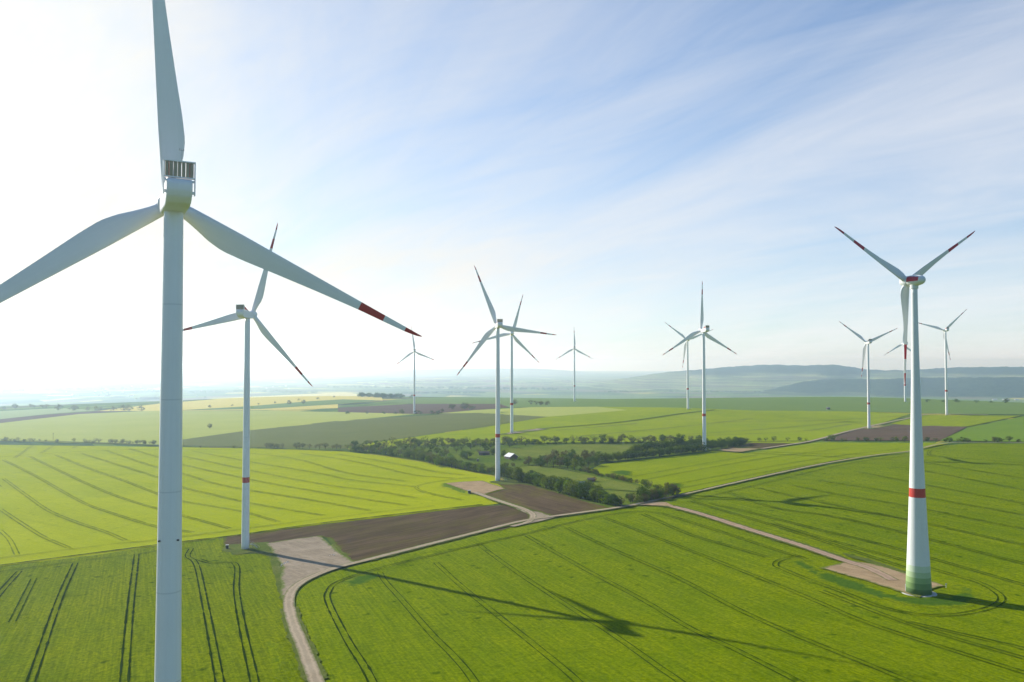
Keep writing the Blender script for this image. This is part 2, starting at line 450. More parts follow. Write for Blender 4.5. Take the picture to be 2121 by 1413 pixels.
def build_ground():
    az = np.concatenate([np.arange(-180, -62, 4.0), np.arange(-62, 62, 0.5), np.arange(62, 180, 4.0)])
    rs = np.concatenate([[0.0], np.geomspace(18, 2600, 380), np.geomspace(2700, 25000, 70)])
    aa, rr = np.meshgrid(np.radians(az), rs[1:])
    x = rr * np.sin(aa); y = rr * np.cos(aa); z = terrain(x, y)
    v = np.stack([x.ravel(), y.ravel(), z.ravel()], 1)
    v = np.vstack([v, [[0, 0, float(terrain(np.array([0.0]), np.array([0.0]))[0])]]])
    na, nr = len(az), len(rs) - 1
    f = []
    for i in range(nr - 1):
        a = i * na + np.arange(na); b = i * na + (np.arange(na) + 1) % na
        f.append(np.stack([a, b, b + na, a + na], 1))
    f = np.vstack(f)[:, ::-1]
    faces = [tuple(q) for q in f.tolist()] + [(len(v) - 1, (i + 1) % na, i) for i in range(na)]
    me = mesh_from(v, faces, 'ground', smooth=True)
    tag(link('ground', me, None, [mat_ground()]), kind='structure')


build_ground()


def lift(x, y, k):
    r = np.hypot(x, y)
    return 0.06 + k * (0.02 + 0.00022 * r)


def densify(pts, step=14.0, closed=True):
    out = []
    m = len(pts)
    for i in range(m if closed else m - 1):
        a = np.array(pts[i], float); b = np.array(pts[(i + 1) % m], float)
        k = max(1, int(np.linalg.norm(b - a) / step))
        for j in range(k): out.append(a + (b - a) * j / k)
    if not closed: out.append(np.array(pts[-1], float))
    return np.array(out)


def sheet(name, pts, mat, k, cell=None, jitter=0.0, step=14.0, soft=0.0):
    """a field outline seen in the photo, laid on the terrain as a real sheet"""
    p = densify(pts, step)
    w = unproject(p)
    if jitter: w = w + rng.normal(0, jitter, w.shape)
    dist = np.hypot(w[:, 0], w[:, 1]); 
    if cell is None: cell = 12 if np.median(dist) < 520 else (28 if np.median(dist) < 1100 else 60)
    bm = bmesh.new()
    bm.faces.new([bm.verts.new((a, b, 0)) for a, b in w])
    bmesh.ops.triangulate(bm, faces=bm.faces[:])
    for ax in (0, 1):
        lo, hi = w[:, ax].min(), w[:, ax].max()
        for g in np.arange(math.ceil(lo / cell) * cell, hi, cell):
            no = (1, 0, 0) if ax == 0 else (0, 1, 0); co = (g, 0, 0) if ax == 0 else (0, g, 0)
            bmesh.ops.bisect_plane(bm, geom=bm.verts[:] + bm.edges[:] + bm.faces[:], plane_co=co, plane_no=no)
    bmesh.ops.triangulate(bm, faces=bm.faces[:])
    xs = np.array([v.co.x for v in bm.verts]); ys = np.array([v.co.y for v in bm.verts])
    zs = terrain(xs, ys) + lift(xs, ys, k)
    for v, z in zip(bm.verts, zs): v.co.z = z
    bm.normal_update()
    for f in bm.faces:
        if f.normal.z < 0: f.normal_flip()
    me = bpy.data.meshes.new(name); bm.to_mesh(me); bm.free()
    me.polygons.foreach_set('use_smooth', np.ones(len(me.polygons), bool))
    if soft:
        a, b = w, np.roll(w, -1, 0); q = np.stack([xs, ys], 1)
        ab = b - a; tt = np.clip(((q[:, None] - a[None]) * ab[None]).sum(-1) / np.maximum((ab ** 2).sum(-1), 1e-9)[None], 0, 1)
        dm = np.linalg.norm(q[:, None] - (a[None] + ab[None] * tt[..., None]), axis=-1).min(1)
        me.attributes.new('inner', 'FLOAT', 'POINT').data.foreach_set('value', np.clip(dm / soft, 0, 1).astype(np.float32))
    return tag(link(name, me, None, [M[mat] if isinstance(mat, str) else mat]), kind='structure')


def smooth_line(pts, sub=6):
    p = np.array(pts, float)
    if len(p) < 3: return densify(p, 8, closed=False)
    q = np.vstack([2 * p[0] - p[1], p, 2 * p[-1] - p[-2]])
    out = []
    for i in range(1, len(q) - 2):
        a, b, c, d = q[i - 1], q[i], q[i + 1], q[i + 2]
        for j in range(sub):
            t = j / sub
            out.append(0.5 * (2 * b + (c - a) * t + (2 * a - 5 * b + 4 * c - d) * t * t + (3 * b - a - 3 * c + d) * t ** 3))
    out.append(p[-1])
    return np.array(out)


def world_line(pts, spacing):
    w = unproject(smooth_line(pts))
    s = np.concatenate([[0], np.cumsum(np.linalg.norm(np.diff(w, axis=0), axis=1))])
    k = max(2, int(s[-1] / spacing) + 1)
    u = np.linspace(0, s[-1], k)
    return np.stack([np.interp(u, s, w[:, 0]), np.interp(u, s, w[:, 1])], 1)


class Strips:
    def __init__(self): self.v = []; self.f = []; self.uv = []; self.n = 0
    def add(self, w, width, off, k, wob=0.0):
        d = np.gradient(w, axis=0); d /= np.maximum(1e-6, np.linalg.norm(d, axis=1))[:, None]
        nrm = np.stack([-d[:, 1], d[:, 0]], 1)
        width = width * (1 + wob * rng.normal(0, 1, len(w)))[:, None] if wob else width
        c = w + nrm * off
        cols = [-0.5, -0.25, 0, 0.25, 0.5] if np.max(width) > 2 else [-0.5, 0.5]
        ring = []
        for q in cols:
            e = c + nrm * width * q
            z = terrain(e[:, 0], e[:, 1]) + lift(e[:, 0], e[:, 1], k)
            ring.append(np.column_stack([e, z]))
        m, nc = len(w), len(cols)
        vv = np.stack(ring, 1).reshape(-1, 3)
        for i in range(m - 1):
            for j in range(nc - 1):
                a = self.n + i * nc + j
                self.f.append((a, a + nc, a + nc + 1, a + 1))
                self.uv.append([(cols[j] + .5, i), (cols[j] + .5, i + 1), (cols[j + 1] + .5, i + 1), (cols[j + 1] + .5, i)])
        self.v.append(vv); self.n += len(vv)
    def build(self, name, mat):
        me = mesh_from(np.vstack(self.v), self.f, name, smooth=True)
        uv = me.uv_layers.new(name='UVMap')
        uv.data.foreach_set('uv', np.array(self.uv, np.float32).ravel())
        bm = bmesh.new(); bm.from_mesh(me); bm.normal_update()
        for f in bm.faces:
            if f.normal.z < 0: f.normal_flip()
        bm.to_mesh(me); bm.free()
        return tag(link(name, me, None, [M[mat]]), kind='structure')


def road(name, pts, width, mat, k=5, spacing=4.0):
    s = Strips(); s.add(world_line(pts, spacing), width, 0.0, k); return s.build(name, mat)


def tramlines(lines, mat, width=0.45, gauge=1.9, k=3, spacing=3.0):
    s = Strips()
    for ln in lines:
        w = world_line(ln, spacing)
        for o in (-gauge / 2, gauge / 2): s.add(w, width, o, k, 0.3)
    return s.build('tyre_tracks', mat)


# --- far fields (laid first, lowest)
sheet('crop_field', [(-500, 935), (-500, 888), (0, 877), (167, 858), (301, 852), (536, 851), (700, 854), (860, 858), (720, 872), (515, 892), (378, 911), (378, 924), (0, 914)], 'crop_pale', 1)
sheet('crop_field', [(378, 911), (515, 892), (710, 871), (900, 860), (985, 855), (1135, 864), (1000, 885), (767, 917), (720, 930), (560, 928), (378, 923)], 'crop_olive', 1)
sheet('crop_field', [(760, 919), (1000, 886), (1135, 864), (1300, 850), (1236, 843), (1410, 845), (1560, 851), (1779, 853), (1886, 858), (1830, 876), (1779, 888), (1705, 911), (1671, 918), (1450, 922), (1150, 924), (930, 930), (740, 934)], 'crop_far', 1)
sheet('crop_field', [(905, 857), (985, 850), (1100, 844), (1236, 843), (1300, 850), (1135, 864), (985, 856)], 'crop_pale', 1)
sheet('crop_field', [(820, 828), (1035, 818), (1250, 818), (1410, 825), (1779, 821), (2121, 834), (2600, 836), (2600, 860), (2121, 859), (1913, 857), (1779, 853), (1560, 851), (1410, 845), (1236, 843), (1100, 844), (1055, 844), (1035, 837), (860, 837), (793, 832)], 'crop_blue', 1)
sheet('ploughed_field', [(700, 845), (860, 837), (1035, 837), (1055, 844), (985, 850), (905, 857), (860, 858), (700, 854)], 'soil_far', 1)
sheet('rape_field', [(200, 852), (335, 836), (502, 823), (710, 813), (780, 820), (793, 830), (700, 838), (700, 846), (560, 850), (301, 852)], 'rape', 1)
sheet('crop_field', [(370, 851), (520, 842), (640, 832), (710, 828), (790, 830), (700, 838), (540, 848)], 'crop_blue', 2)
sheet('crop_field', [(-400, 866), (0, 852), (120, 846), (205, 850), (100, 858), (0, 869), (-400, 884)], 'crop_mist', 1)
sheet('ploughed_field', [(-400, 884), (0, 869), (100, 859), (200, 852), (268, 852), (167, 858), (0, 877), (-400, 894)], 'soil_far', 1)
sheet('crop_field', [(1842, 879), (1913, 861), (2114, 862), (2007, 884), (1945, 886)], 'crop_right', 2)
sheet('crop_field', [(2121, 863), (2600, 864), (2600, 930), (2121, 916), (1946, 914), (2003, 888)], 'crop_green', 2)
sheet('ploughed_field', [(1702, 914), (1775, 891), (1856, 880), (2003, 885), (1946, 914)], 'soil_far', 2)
# --- near fields
sheet('crop_field', [(-500, 932), (0, 922), (378, 927), (560, 930), (715, 936), (800, 946), (900, 962), (985, 980), (1024, 988), (1040, 1002), (1060, 1040), (1000, 1048), (672, 1086), (470, 1112), (330, 1131), (200, 1150), (0, 1174), (-500, 1240)], 'crop_left', 1, cell=6, jitter=.2)
sheet('crop_field', [(-500, 1240), (0, 1174), (200, 1150), (330, 1131), (470, 1112), (480, 1150), (556, 1146), (575, 1170), (582, 1215), (590, 1258), (640, 1413), (690, 1560), (760, 1800), (-500, 1800)], 'crop_low', 1, jitter=.2)
sheet('crop_field', [(760, 1800), (705, 1560), (668, 1413), (639, 1337), (612, 1274), (609, 1235), (632, 1205), (672, 1189), (740, 1172), (850, 1142), (962, 1114), (1143, 1076), (1266, 1057), (1372, 1040), (1422, 1027), (1502, 1009), (1621, 982), (1706, 965), (1808, 948), (1883, 939), (1913, 932), (1957, 923), (2030, 918), (2121, 920), (2700, 930), (2700, 1800)], 'crop_near', 1, jitter=.2)
sheet('crop_field', [(1405, 1026), (1330, 1008), (1215, 978), (1245, 962), (1336, 952), (1455, 938), (1480, 934), (1540, 940), (1600, 931), (1690, 917), (1720, 917), (1900, 918), (1965, 919), (1883, 936), (1808, 945), (1706, 962), (1621, 979), (1502, 1005.5), (1422, 1023)], 'crop_right', 1, jitter=.2)
# orchard, meadow
sheet('orchard_grass', [(715, 934), (740, 928), (930, 922), (1150, 918), (1450, 915), (1560, 915), (1540, 922), (1455, 937), (1336, 950), (1245, 960), (1215, 975), (1330, 1006), (1406, 1027), (1330, 1044), (1270, 1054), (1195, 1034), (1124, 1012), (1054, 994), (1024, 986), (985, 979), (900, 961), (800, 945)], 'orchard', 2)
sheet('meadow', [(1052, 969), (1124, 966), (1160, 973), (1213, 984), (1336, 1011), (1380, 1026), (1310, 1040), (1270, 1034), (1213, 1016), (1150, 1000), (1080, 983)], 'meadow', 3)
sheet('meadow', [(1050, 931), (1180, 922), (1310, 922), (1330, 926), (1300, 937), (1230, 949), (1130, 951), (1070, 946)], 'meadow', 3)
# ploughed strips
sheet('ploughed_field', [(463, 1131), (464, 1114), (672, 1087), (1000, 1048.5), (1054, 1046), (1096, 1062), (1101, 1074), (1089, 1085), (1039, 1100), (962, 1110), (830, 1143), (728, 1167), (700, 1140), (684, 1117), (664, 1112), (552, 1127), (510, 1134)], 'soil', 2, jitter=.3, cell=6, soft=3.0)
sheet('ploughed_field', [(1004, 1026), (1048, 1014), (1030, 1003), (1089, 1003), (1160, 1023), (1230, 1043), (1262, 1053), (1149, 1073), (1117, 1062), (1036, 1039)], 'soil2', 3, jitter=.3, cell=6, soft=3.0)
sheet('ploughed_field', [(1500, 929), (1551, 918), (1655, 919), (1578, 931)], 'soil', 2, soft=2.0)
# verges
sheet('grass_verge', [(458, 1142), (466, 1131), (508, 1127), (556, 1124), (560, 1140), (575, 1160), (545, 1150), (520, 1146), (490, 1151)], 'verge', 3, jitter=.3, step=8)
sheet('grass_verge', [(566, 1152), (575, 1160), (586, 1178), (590, 1195), (584, 1215), (588, 1252), (580, 1240), (572, 1205), (560, 1170)], 'verge', 3, jitter=.4, step=6)
sheet('grass_verge', [(684, 1117), (690, 1122), (712, 1146), (732, 1165), (722, 1166), (700, 1142), (676, 1117)], 'verge', 4, jitter=.25, step=5)
sheet('grass_verge', [(1010, 1000), (1030, 996), (1070, 998), (1124, 1012), (1195, 1034), (1268, 1054), (1255, 1052), (1190, 1035), (1100, 1004), (1048, 1006)], 'verge', 4, jitter=.4, step=6)
sheet('grass_verge', [(912, 1000), (935, 1002), (977, 1022), (968, 1028), (940, 1018), (910, 1008)], 'lush_left', 3, jitter=.4, step=6, cell=3, soft=5.0)
sheet('grass_verge', [(1630, 1163), (1668, 1162), (1700, 1180), (1800, 1212), (1872, 1236), (1960, 1236), (1985, 1222), (1955, 1205), (2010, 1218), (2040, 1240), (2010, 1258), (1930, 1262), (1840, 1246), (1750, 1222), (1680, 1196)], 'lush', 2, jitter=.5, step=7, cell=3, soft=5.0)
sheet('grass_verge', [(706, 1208), (728, 1196), (775, 1186), (800, 1196), (770, 1206), (745, 1216), (742, 1230), (730, 1222)], 'lush', 2, jitter=.5, step=6, cell=3, soft=5.0)
sheet('grass_verge', [(1745, 1148), (1800, 1160), (1880, 1188), (1878, 1192), (1795, 1167), (1752, 1154)], 'verge', 5, jitter=.2, step=6)
sheet('grass_verge', [(552, 1330), (562, 1326), (580, 1360), (588, 1390), (575, 1398), (558, 1370)], 'lush', 2, jitter=.5, step=6, cell=3, soft=5.0)
sheet('grass_verge', [(1290, 975), (1310, 977), (1310, 988), (1280, 984), (1262, 978)], 'lush', 2, jitter=.5, step=5, cell=3, soft=5.0)
sheet('grass_verge', [(1392, 1000), (1418, 1004), (1408, 1013), (1378, 1010)], 'lush', 2, jitter=.5, step=5, cell=3, soft=5.0)
# gravel pads and tracks
sheet('gravel_pad', [(552, 1128), (610, 1119), (664, 1112), (684, 1130), (706, 1148), (734, 1166), (705, 1180), (672, 1188), (640, 1203), (622, 1216), (610, 1236), (606, 1262), (590, 1258), (582, 1240), (581, 1198), (586, 1178), (572, 1154), (560, 1140)], 'gravel', 5, jitter=.2, step=8, cell=3, soft=2.5)
sheet('gravel_pad', [(921, 1003), (960, 1000), (1000, 998), (1020, 1005), (1048, 1014), (1026, 1019), (1004, 1026), (990, 1028), (976, 1023), (945, 1012)], 'gravel_red', 5, jitter=.2, step=8, cell=3, soft=2.5)
sheet('gravel_pad', [(1700, 1179), (1755, 1166), (1770, 1164), (1810, 1171), (1876, 1190), (1930, 1206), (1958, 1216), (1930, 1222), (1905, 1240), (1868, 1230), (1800, 1208)], 'gravel_red', 5, jitter=.2, step=8, cell=3, soft=2.5)
sheet('gravel_pad', [(1467, 934), (1520, 929), (1578, 931), (1527, 939)], 'gravel_red', 3, soft=1.0)
sheet('gravel_pad', [(1778, 889), (1806, 881), (1850, 882), (1806, 890)], 'gravel_red', 3, soft=1.0)
sheet('gravel_pad', [(1030, 902), (1062, 895), (1120, 888), (1135, 890), (1065, 900)], 'gravel', 3, soft=1.0)
sheet('gravel_pad', [(1058, 1052), (1096, 1060), (1118, 1063), (1150, 1074), (1120, 1082), (1080, 1090), (1100, 1080), (1104, 1072)], 'gravel', 5, step=6, cell=3, soft=0.6)
sheet('gravel_pad', [(1322, 1049), (1345, 1042), (1380, 1043), (1400, 1052), (1360, 1050)], 'gravel_red', 6, step=6, cell=3, soft=0.6)
road('dirt_road', [(800, 1800), (710, 1550), (654, 1413), (630, 1350), (608, 1296), (598, 1255), (604, 1228), (625, 1209), (660, 1192), (700, 1178), (760, 1163), (830, 1145), (962, 1112), (1077, 1083), (1149, 1072), (1266, 1056), (1322, 1046.5), (1380, 1034)], 3.7, 'road', 7)
road('dirt_road', [(1370, 1036), (1420, 1025.5), (1502, 1007), (1621, 980.5), (1706, 963), (1808, 946), (1883, 937.3), (1913, 930), (1957, 921), (2030, 919), (2300, 922), (2600, 927)], 2.7, 'road', 6)
road('dirt_road', [(984, 1022), (1010, 1032), (1045, 1044), (1080, 1055), (1100, 1065), (1104, 1073), (1094, 1084), (1060, 1093)], 3.6, 'road', 6)
road('dirt_road', [(1335, 1046), (1372, 1047), (1450, 1067), (1560, 1102), (1660, 1133), (1752, 1165), (1800, 1180), (1850, 1205)], 4.2, 'road_red', 6)
road('dirt_road', [(1578, 931), (1645, 921), (1685, 914), (1772, 891), (1886, 867), (1933, 859), (2047, 861)], 4.5, 'road', 4, 12)
road('dirt_road', [(1120, 889), (1280, 876), (1410, 858), (1480, 850)], 4.0, 'rut_faint', 3, 20)
# field edges: ditch strips, the dark ones with crop edge shadow put into the colour
s_ = Strips(); s_.add(world_line([(-400, 1225), (0, 1173), (320, 1131), (497, 1109.5), (672, 1084.5), (1000, 1046.5)], 3), 1.5, 0, 4, 0.2); s_.build('field_edge', 'rut_strong')
s_ = Strips(); s_.add(world_line([(-400, 924), (0, 914), (378, 925), (560, 930), (715, 934)], 8), 4.0, 0, 3); s_.build('field_edge', 'verge')
s_ = Strips(); s_.add(world_line([(1405, 1026), (1502, 1004.5), (1621, 978), (1706, 960.8), (1760, 951)], 4), 1.6, 0, 4, .2); s_.build('field_edge', 'rut_strong')
s_ = Strips(); s_.add(world_line([(930, 924), (1150, 919), (1450, 917), (1700, 914), (1946, 914.5), (2121, 917), (2600, 926)], 8), 3.0, 0, 3); s_.build('field_edge', 'rut_strong')

# rough grass along the tracks
def verges(lines, mat='verge'):
    s = Strips()
    for ln, wd in lines:
        w = world_line(ln, 2.0)
        for sg in (-1, 1): s.add(w + rng.normal(0, .12, w.shape), 1.1, sg * (wd / 2 + .35), 6, 0.45)
    return s.build('grass_verge', mat)


verges([([(654, 1413), (630, 1350), (608, 1296), (600, 1262)], 3.7), ([(760, 1163), (830, 1145), (962, 1112), (1077, 1083)], 3.7), ([(1160, 1071), (1266, 1056), (1322, 1046.5)], 3.7),
        ([(1010, 1032), (1045, 1044), (1080, 1055)], 3.6)])
verges([([(1372, 1047), (1450, 1067), (1560, 1102), (1660, 1133), (1740, 1160)], 4.2), ([(1422, 1025.5), (1502, 1007), (1621, 980.5), (1706, 963)], 2.7)])
# --- tyre tracks
tramlines([[(40, 1185), (0, 1230), (-60, 1310)],
           [(156, 1168), (120, 1250), (64, 1413), (20, 1540)],
           [(283, 1150), (270, 1260), (257, 1413), (245, 1560)],
           [(396, 1138), (389, 1154), (407, 1172), (424, 1248), (455, 1413), (480, 1560)],
           [(410, 1160), (440, 1168), (488, 1170), (490, 1228), (505, 1315), (527, 1413), (555, 1560)],
           ], 'rut_strong', 0.5)
tramlines([[(-200, 1215), (0, 1186), (149, 1166), (290, 1149), (323, 1143), (400, 1136)],
           [(25, 1290), (70, 1200)]], 'rut_mid', 0.4)
LEFT = [
    [(0, 1056), (44, 1085), (91, 1114), (142, 1136)], [(7, 993), (54, 1027), (102, 1060), (163, 1085), (218, 1103), (260, 1121)],
    [(7, 954), (73, 987), (163, 1038), (218, 1060), (323, 1092), (400, 1104)], [(62, 947), (145, 987), (218, 1020), (283, 1043), (323, 1054), (376, 1069), (476, 1096)],
    [(116, 944), (182, 971), (254, 996), (323, 1023), (380, 1040), (497, 1060), (576, 1082)], [(167, 940), (323, 989), (380, 1011), (424, 1022), (520, 1044), (672, 1069)],
    [(218, 934), (323, 969), (380, 983), (468, 1008), (643, 1037), (766, 1059)], [(269, 931), (323, 947), (380, 964), (526, 996), (672, 1022), (848, 1049)],
    [(380, 946), (520, 976), (672, 1005), (775, 1018), (862, 1033)], [(400, 936), (520, 958), (663, 982), (731, 996), (860, 1009)],
    [(497, 938), (614, 952), (719, 981), (840, 998)], [(620, 940), (740, 958), (850, 984), (940, 992)], [(700, 942), (800, 958), (900, 978), (960, 985)],
    [(0, 1010), (-60, 960), (-120, 930)], [(0, 1100), (20, 1120), (35, 1150)],
    [(-200, 1187), (0, 1158), (214, 1131), (320, 1120), (497, 1098), (672, 1075), (900, 1049)], [(-200, 962), (0, 948), (180, 936), (320, 932), (460, 933)],
    [(152, 930), (162, 922)], [(85, 940), (118, 920)], [(30, 950), (70, 922)]]
tramlines(LEFT, 'rut_left', 0.5)
tramlines([[(862, 1012), (866, 1008), (892, 1001), (950, 993), (988, 990)], [(862, 1013), (877, 1020), (920, 1030), (959, 1037)]], 'rut_mid', 0.4)
tramlines([
    [(830, 1560), (771, 1413), (720, 1328), (680, 1248), (682, 1224), (695, 1210), (738, 1193), (797, 1176), (889, 1153), (995, 1128), (1094, 1106), (1166, 1088), (1249, 1070), (1305, 1061.5)],
    ], 'rut_strong', 0.42)
tramlines([
    [(1305, 1061.5), (1348, 1062), (1397, 1073), (1496, 1104), (1612, 1142), (1658, 1155)],
    [(787, 1187), (797, 1205), (833, 1245), (896, 1317), (939, 1360), (982, 1413), (1060, 1540)],
    [(1173, 1094), (1265, 1138), (1397, 1195), (1529, 1264), (1661, 1323), (1800, 1379), (1960, 1445)],
    [(903, 1167), (955, 1215), (1045, 1288), (1127, 1354), (1196, 1413), (1300, 1520)],
    [(992, 1129), (1008, 1142), (1078, 1192), (1200, 1272), (1265, 1313), (1364, 1383), (1417, 1420), (1520, 1500)],
    [(1091, 1111), (1130, 1134), (1216, 1183), (1331, 1244), (1430, 1303), (1529, 1350), (1645, 1409), (1760, 1470)],
    [(1252, 1074), (1331, 1104), (1430, 1142), (1529, 1181), (1661, 1234), (1800, 1293), (1960, 1345), (2121, 1395), (2300, 1450)],
    [(1608, 1175), (1606, 1168), (1618, 1161), (1650, 1154), (1670, 1160)],
    [(1607, 1174), (1661, 1197), (1750, 1230), (1828, 1260), (1907, 1275), (1985, 1274), (2051, 1260), (2074, 1244), (2064, 1228), (2025, 1207), (1972, 1192), (1930, 1180), (1876, 1163), (1750, 1129), (1600, 1085)],
    [(1427, 1041), (1448, 1034), (1563, 1007), (1740, 965), (1842, 949), (1930, 946)],
    [(1923, 938), (1926, 944), (1944, 947), (2012, 952), (2121, 960.5), (2300, 972)],
    [(1965, 925), (1930, 933), (1923, 938)],
    ], 'rut_mid', 0.36)
tramlines([
    [(1331, 1066), (1430, 1109), (1512, 1133), (1588, 1155)],
    [(1434, 1040), (1502, 1060), (1638, 1101), (1740, 1134), (1876, 1178)],
    [(1468, 1043), (1570, 1067), (1706, 1101), (1808, 1125), (1876, 1143), (1978, 1172), (2121, 1213), (2300, 1262)],
    [(1510, 1022), (1604, 1053), (1740, 1074), (1883, 1108), (2121, 1169), (2300, 1210)],
    [(1570, 1012), (1700, 1042), (1883, 1078), (2121, 1130), (2300, 1165)],
    [(1638, 1006), (1740, 1026), (1883, 1050), (2121, 1097), (2300, 1130)],
    [(1689, 995), (1883, 1026), (2121, 1068), (2300, 1098)], [(1774, 978), (1883, 999), (2121, 1044), (2300, 1074)],
    [(1842, 968), (1917, 977), (2121, 1016), (2300, 1046)], [(1890, 955), (2121, 992), (2300, 1018)],
    [(1240, 1000), (1330, 985), (1480, 958), (1570, 943)], [(1330, 996), (1480, 968), (1600, 948), (1760, 928)], [(1395, 1005), (1570, 972), (1740, 945), (1860, 932)], [(1400, 1014), (1560, 984), (1700, 958)],
    [(1560, 936), (1700, 941), (1900, 944)],
    [(1880, 1290), (2121, 1345)], [(1700, 1225), (1900, 1300), (2121, 1365)],
    ], 'rut_faint', 0.5)
tramlines([[(1200, 905), (1400, 886), (1560, 868)], [(1300, 908), (1560, 892), (1760, 874)], [(1150, 893), (1320, 878)], [(1420, 905), (1650, 895), (1760, 880)], [(1480, 875), (1700, 872), (1880, 862)]], 'crop_olive', 0.9, 2.2, 3, 20)

# ------------------------------------------------------------------ hills
def mat_hill(name, zlo, zhi, field_amt):
    t = NT(name); c = t.coord()
    geo = t.n('ShaderNodeNewGeometry'); sx = t.n('ShaderNodeSeparateXYZ'); t.t.links.new(geo.outputs['Position'], sx.inputs[0])
    vo = t.n('ShaderNodeTexVoronoi'); t.t.links.new(t.coord(scale=(0.0022, 0.0016, 1)), vo.inputs['Vector']); vo.inputs['Scale'].default_value = 1.0
    sp = t.n('ShaderNodeSeparateColor'); t.t.links.new(vo.outputs['Color'], sp.inputs[0])
    fld = t.ramp(sp.outputs[0], [(0.0, (0.150, 0.220, 0.060)), (0.3, (0.150, 0.105, 0.100)), (0.5, (0.360, 0.380, 0.160)), (0.68, (0.03, 0.055, 0.02)), (0.85, (0.200, 0.270, 0.085))], 'CONSTANT')
    hz = t.math('ADD', sx.outputs[2], t.math('MULTIPLY', t.math('SUBTRACT', t.noise(c, 0.0012, 4, 0.6), 0.5), 120.0))
    mask = t.n('ShaderNodeMapRange'); t.t.links.new(hz, mask.inputs[0]); mask.inputs[1].default_value = zlo; mask.inputs[2].default_value = zhi
    wn = t.noise(c, 0.02, 5, 0.7)
    forest = t.ramp(wn, [(0.32, (0.004, 0.010, 0.004)), (0.68, (0.040, 0.062, 0.024))])
    f = t.math('MAXIMUM', mask.outputs[0], 1.0 - field_amt)
    t.principled(t.mix(f, fld, forest), 1.0, 0.0, t.bump(t.noise(c, 0.05, 4, 0.7), 0.8, 12))
    return t.m


def ridge(prof, D, front, back, mat, foot=-124, step=5.0, rough=5.0, name='hill'):
    """a long ridge: crest heights read off the skyline, real depth in front and behind"""
    px = np.arange(prof[0][0], prof[-1][0] + 1, step)
    cy = np.interp(px, [p[0] for p in prof], [p[1] for p in prof])
    ker = np.hanning(15); ker /= ker.sum(); cy = np.convolve(np.pad(cy, 7, 'edge'), ker, 'valid')
    az = azimuth(px, cy); crest = CAM_Z + D * tan_el(px, cy)
    m = len(px)
    ts = np.concatenate([np.linspace(0, 1, 44), 1 + np.linspace(0.04, 1, 14)])
    env = np.clip(np.minimum(np.arange(m), np.arange(m)[::-1]) / (0.16 * m), 0, 1); env = env * env * (3 - 2 * env)
    ph = rng.uniform(0, 6.28, 6)
    V = []
    for t in ts:
        r = (D - front * (1 - t)) if t <= 1 else D + back * (t - 1)
        r = r + 120 * np.sin(az * 23 + ph[0]) * (1 - min(t, 1)) + 60 * np.sin(az * 61 + ph[1])
        s = t if t <= 1 else 2 - t
        s = s * s * (3 - 2 * s)
        s2 = np.clip(s + 0.10 * np.sin(az * 37 + ph[2] + 2.5 * t) * (s * (1 - s) * 4) + 0.06 * np.sin(az * 90 + ph[3] - 4 * t) * (s * (1 - s) * 4), 0, 1)
        z = foot - 6 + (crest - foot + 6) * s2 * (env if t != 1 else env)
        z = z + rng.normal(0, rough, m) * 0.35 * min(1, s * 4) + rough * 0.4 * np.sin(az * 300 + ph[4] + 7 * t) * s
        V.append(np.stack([r * np.sin(az), r * np.cos(az), z], 1))
    V = np.vstack(V); f = []
    for i in range(len(ts) - 1):
        a = i * m + np.arange(m - 1); f.append(np.stack([a, a + 1, a + 1 + m, a + m], 1))
    me = mesh_from(V, np.vstack(f).tolist(), name, smooth=True)
    return tag(link(name, me, None, [mat]), kind='structure')


ridge([(380, 776), (560, 772), (700, 771), (850, 766), (985, 763.5), (1102, 763.5), (1170, 767), (1236, 773), (1330, 778), (1480, 782)], 18500, 4000, 2500, mat_hill('pale_hill', -10, 30, 0.5), rough=3)
ridge([(1130, 792), (1236, 783), (1330, 776), (1410, 769), (1510, 760), (1594, 755), (1661, 757.5), (1728, 755), (1779, 763), (1802, 767), (1879, 767), (1980, 761), (2121, 760), (2400, 758), (2700, 762)], 8300, 2500, 2200, mat_hill('wooded_hill', -25, 10, 1.0), rough=5)
ridge([(540, 800), (750, 794), (877, 787), (1000, 789), (1200, 789), (1300, 787), (1380, 792), (1450, 802)], 9000, 3000, 1800, mat_hill('low_hill', -90, -20, 1.0), rough=3)
ridge([(1500, 812), (1584, 803), (1645, 790), (1720, 786), (1802, 786), (1900, 783), (2121, 781), (2400, 778), (2700, 784)], 6200, 600, 1300, mat_hill('forest_hill', -120, -110, 0.3), rough=4)
ridge([(-500, 790), (-200, 778), (0, 775), (200, 774), (400, 775), (560, 780), (700, 786)], 16000, 3500, 2500, mat_hill('valley_rise', -10, 40, 1.0), rough=2)

# ------------------------------------------------------------------ turbines
def lathe(prof, seg, axis='Z', mats=None, a0=0.0):
    """prof: (radius, height); returns verts, faces, material ids"""
    v, f, mi = [], [], []
    for r, h in prof:
        for i in range(seg):
            a = a0 + 2 * math.pi * i / seg
            v.append((r * math.cos(a), r * math.sin(a), h) if axis == 'Z' else (r * math.cos(a), h, r * math.sin(a)))
    for k in range(len(prof) - 1):
        for i in range(seg):
            j = (i + 1) % seg
            q = (k * seg + i, k * seg + j, (k + 1) * seg + j, (k + 1) * seg + i)
            f.append(q if axis == 'Z' else q[::-1]); mi.append(mats(k, i) if mats else 0)
    f.append(tuple(range(seg))[::-1] if axis == 'Z' else tuple(range(seg))); mi.append(0)
    top = (len(prof) - 1) * seg
    f.append(tuple(range(top, top + seg)) if axis == 'Z' else tuple(range(top, top + seg))[::-1]); mi.append(0)
    return v, f, mi


